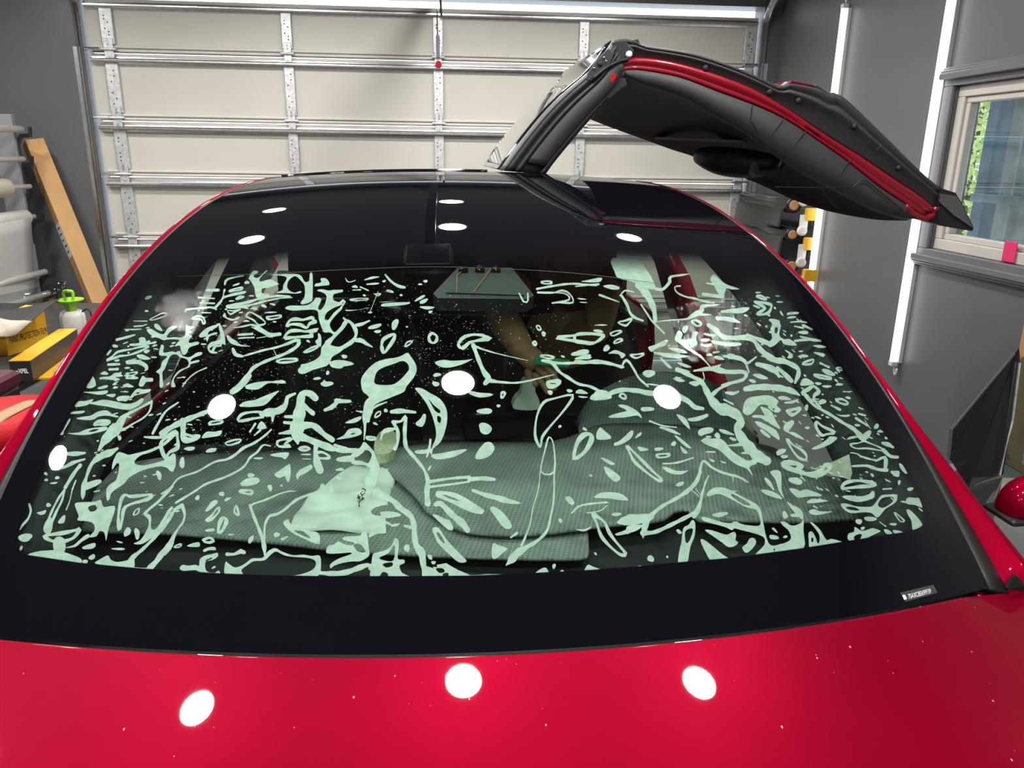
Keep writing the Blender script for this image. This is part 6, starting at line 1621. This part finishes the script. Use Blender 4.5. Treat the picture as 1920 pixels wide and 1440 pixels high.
# --- person inside the car
def chain(bm, pts, rad, root=None):
    prev = None; vsx = []
    for p in pts: vsx.append(bm.verts.new(p))
    for a, c in zip(vsx, vsx[1:]): bm.edges.new((a, c))
    return vsx
def person():
    cp = lambda x, y, Y: car_y(x, y, Y)
    pel = np.array([.38, 1.52, .62]); che = np.array([.33, 1.56, 1.02]); nek = np.array([.30, 1.50, 1.24])
    shR = cp(985, 500, 1.46); shL = cp(1140, 492, 1.50)
    elR = cp(935, 588, 1.22); wrR = cp(990, 668, 1.02); haR = cp(1012, 684, .985)
    elL = cp(1120, 628, 1.28); wrL = np.array([.30, 1.46, 1.18]); haL = np.array([.27, 1.46, 1.26])
    J = [(pel, .15), (np.array([.36, 1.56, .84]), .15), (che, .16), (np.array([.31, 1.53, 1.18]), .11), (nek, .055), (np.array([.30, 1.52, 1.34]), .055)]
    E_ = [(i, i + 1) for i in range(5)]
    def limb(base, L):
        k = base
        for p, r_ in L: J.append((np.asarray(p), r_)); E_.append((k, len(J) - 1)); k = len(J) - 1
        return k
    limb(3, [(shR, .062), (shR * .5 + elR * .5, .055), (elR, .047), (elR * .6 + wrR * .4, .046), (wrR, .030), (haR, .034)])
    limb(3, [(shL, .062), (shL * .5 + elL * .5, .056), (elL * .85 + shL * .15, .048), (elL, .036), (elL * .5 + wrL * .5, .042), (wrL, .030), (haL, .034)])
    for s_ in (-1, 1): limb(0, [(pel + (s_ * .10, -.10, -.02), .10), (pel + (s_ * .13, -.42, .02), .075), (pel + (s_ * .13, -.46, -.20), .055), (pel + (s_ * .13, -.44, -.24), .05)])
    # fingers of the hand in view: four of unequal length and a thumb from the side of the palm
    fd = (haR - wrR); fd /= np.linalg.norm(fd); side = np.cross(fd, (0, 1, 0)); side /= np.linalg.norm(side)
    fing = []
    for k, (o_, l_) in enumerate(((-.028, .062), (-.010, .075), (.009, .07), (.027, .055))):
        b0 = haR - fd * .005 + side * o_; fing.append([(b0, .011), (b0 + fd * l_ * .45 + (0, -.004, -.002), .0095), (b0 + fd * l_ * .75 + (0, .004, -.012), .0085), (b0 + fd * l_ + (0, .010, -.026), .0075)])
    b0 = wrR + fd * .015 - side * .028; fing.append([(b0, .012), (b0 + fd * .03 - side * .018, .011), (b0 + fd * .058 - side * .016, .009)])
    def skin(J, E_):
        me = bpy.data.meshes.new('p'); me.from_pydata([tuple(CAR(p)) for p, r_ in J], E_, []); ob = bpy.data.objects.new('p', me); COL.objects.link(ob)
        sk = ob.modifiers.new('s', 'SKIN'); sk.use_smooth_shade = True; ob.modifiers.new('u', 'SUBSURF').levels = 2
        for v_, (p, r_) in zip(me.skin_vertices[0].data, J): v_.radius = (r_, r_)
        me.skin_vertices[0].data[0].use_root = True
        bpy.context.view_layer.update(); m2 = bpy.data.meshes.new_from_object(ob.evaluated_get(bpy.context.evaluated_depsgraph_get())); bpy.data.objects.remove(ob)
        V = [v_.co[:] for v_ in m2.vertices]; Fc = [tuple(p.vertices) for p in m2.polygons]; bpy.data.meshes.remove(m2); return V, Fc
    B = MB()
    V, Fc = skin(J, E_); B.add(V, Fc); nb = len(Fc)
    for f_ in fing: B.add(*skin(f_, [(i, i + 1) for i in range(len(f_) - 1)]))
    # head: ovoid with brow, nose, chin and ears
    hc = np.array([.30, 1.52, 1.445])
    def head(u, v):
        a = 2 * math.pi * u; t = math.pi * v; x = math.sin(t) * math.cos(a); y = math.sin(t) * math.sin(a); z = math.cos(t)
        rx, ry, rz = .075, .095, .115; jaw = 1 - .22 * max(0, -z) ** 1.5
        d = 0.0
        if y < 0:
            d += .022 * math.exp(-((x / .16) ** 2 + ((z + .12) / .16) ** 2)) - .010 * math.exp(-(((abs(x) - .36) / .18) ** 2 + ((z - .08) / .12) ** 2)) + .007 * math.exp(-((x / .3) ** 2 + ((z + .48) / .08) ** 2)) - .004 * math.exp(-((x / .3) ** 2 + ((z + .40) / .04) ** 2)) + .010 * math.exp(-((x / .25) ** 2 + ((z + .78) / .15) ** 2))
        e_ = .016 * math.exp(-(((abs(x) - .98) / .15) ** 2 + ((z) / .22) ** 2 + ((y - .1) / .2) ** 2))
        return CAR(hc + np.array([x * rx * jaw + math.copysign(e_, x), y * ry * jaw - d, z * rz]))
    B.grid(head, 48, 36)
    o = B.build('person', [M_skin, M_shirt], None, None, True)
    for p in o.data.polygons:
        c = uncar(np.array(p.center)); sleeve = (np.linalg.norm(c - shR) < .13 or np.linalg.norm(c - shL) < .12)
        d_arm = min(np.linalg.norm(c - q) for q in (elR, wrR, haR, elL, wrL, elR * .5 + wrR * .5, elL * .5 + wrL * .5, shL * .35 + elL * .65, shR * .3 + elR * .7))
        p.material_index = 0 if (c[2] > 1.27 and np.linalg.norm(c - hc) < .17) or (d_arm < .105 and not sleeve) else 1
    tag(o, 'person in a dark top with bare forearms reaching over the dash inside the car', 'person')
    B = MB(); B.grid(lambda u, v: CAR(hc + np.array([.081 * math.sin(math.pi * v * .55) * math.cos(2 * math.pi * u), .100 * math.sin(math.pi * v * .55) * math.sin(2 * math.pi * u) + .012, .120 * math.cos(math.pi * v * .55)]) + rng.normal(0, .0015, 3)), 32, 12)
    B.build('hair', M_hair, o, None, True)
    tl = MB(); c0 = haR + fd * .02 + side * (-.0); tl.bar(c0 + (-.03, -.02, .028), c0 + (.055, -.03, .020), .012, .02); tag(tl.build('squeegee_block', mat('green_squeegee', (.03, .34, .16), .5), None, CAR, bevel=.003), 'small green squeegee held in the hand over the dash', 'tool')
    return haR
person()
cl = [car_y(x, y, .97) for x, y in ((981, 717), (992, 714), (1003, 718), (1004, 736), (1010, 748), (1010, 768), (964, 767), (966, 750), (977, 738))]
tag(MB().prism([np.array(q) for q in closed_spline(np.array(cl), 3)], (0, .04, 0)).build('spray_bottle', mat('pale_bottle', (.66, .70, .64), .5, bump=.1), None, CAR, bevel=.006), 'pale white bottle standing on the centre screen below the hand', 'bottle')

# --- garage door opener under the ceiling and its punched angle (seen mirrored in the roof)
od = thing('door_opener', 'black garage door opener hanging under the ceiling', 'door opener', ROOM((-.115, 3.02, 2.70)).tolist())
ox_, oy_ = -.115, 3.02
MB().cbox((ox_ - .13, oy_ - .14, 2.68), (ox_ + .13, oy_ + .18, 2.86), .03).build('motor_housing', M_black, od, ROOM, True)
MB().cbox((ox_ - .115, oy_ - .12, 2.655), (ox_ + .115, oy_ + .16, 2.68), .01).build('light_cover', mat('grey_lens', (.35, .35, .36), .4), od, ROOM, True)
for s_ in (-.09, .09): MB().bar((ox_ + s_, oy_, 2.86), (ox_ + s_, oy_, ZC - .004), .03, .003).build('hanger', M_zincd, od, ROOM)
MB().box((ox_ - .03, oy_ + .18, 2.80), (ox_ + .03, DY - .05, 2.85)).build('drive_rail', M_black, od, ROOM)
pa = MB().box((-1.2, 2.62, ZC - .05), (.45, 2.625, ZC - .002)); pa.box((-1.2, 2.62, ZC - .006), (.45, 2.66, ZC - .002)); tag(pa.build('punched_angle', M_zincd, None, ROOM), 'long punched steel angle screwed under the ceiling', 'bracket')
for o in bpy.data.objects:
    if '_o' in o: del o['_o']
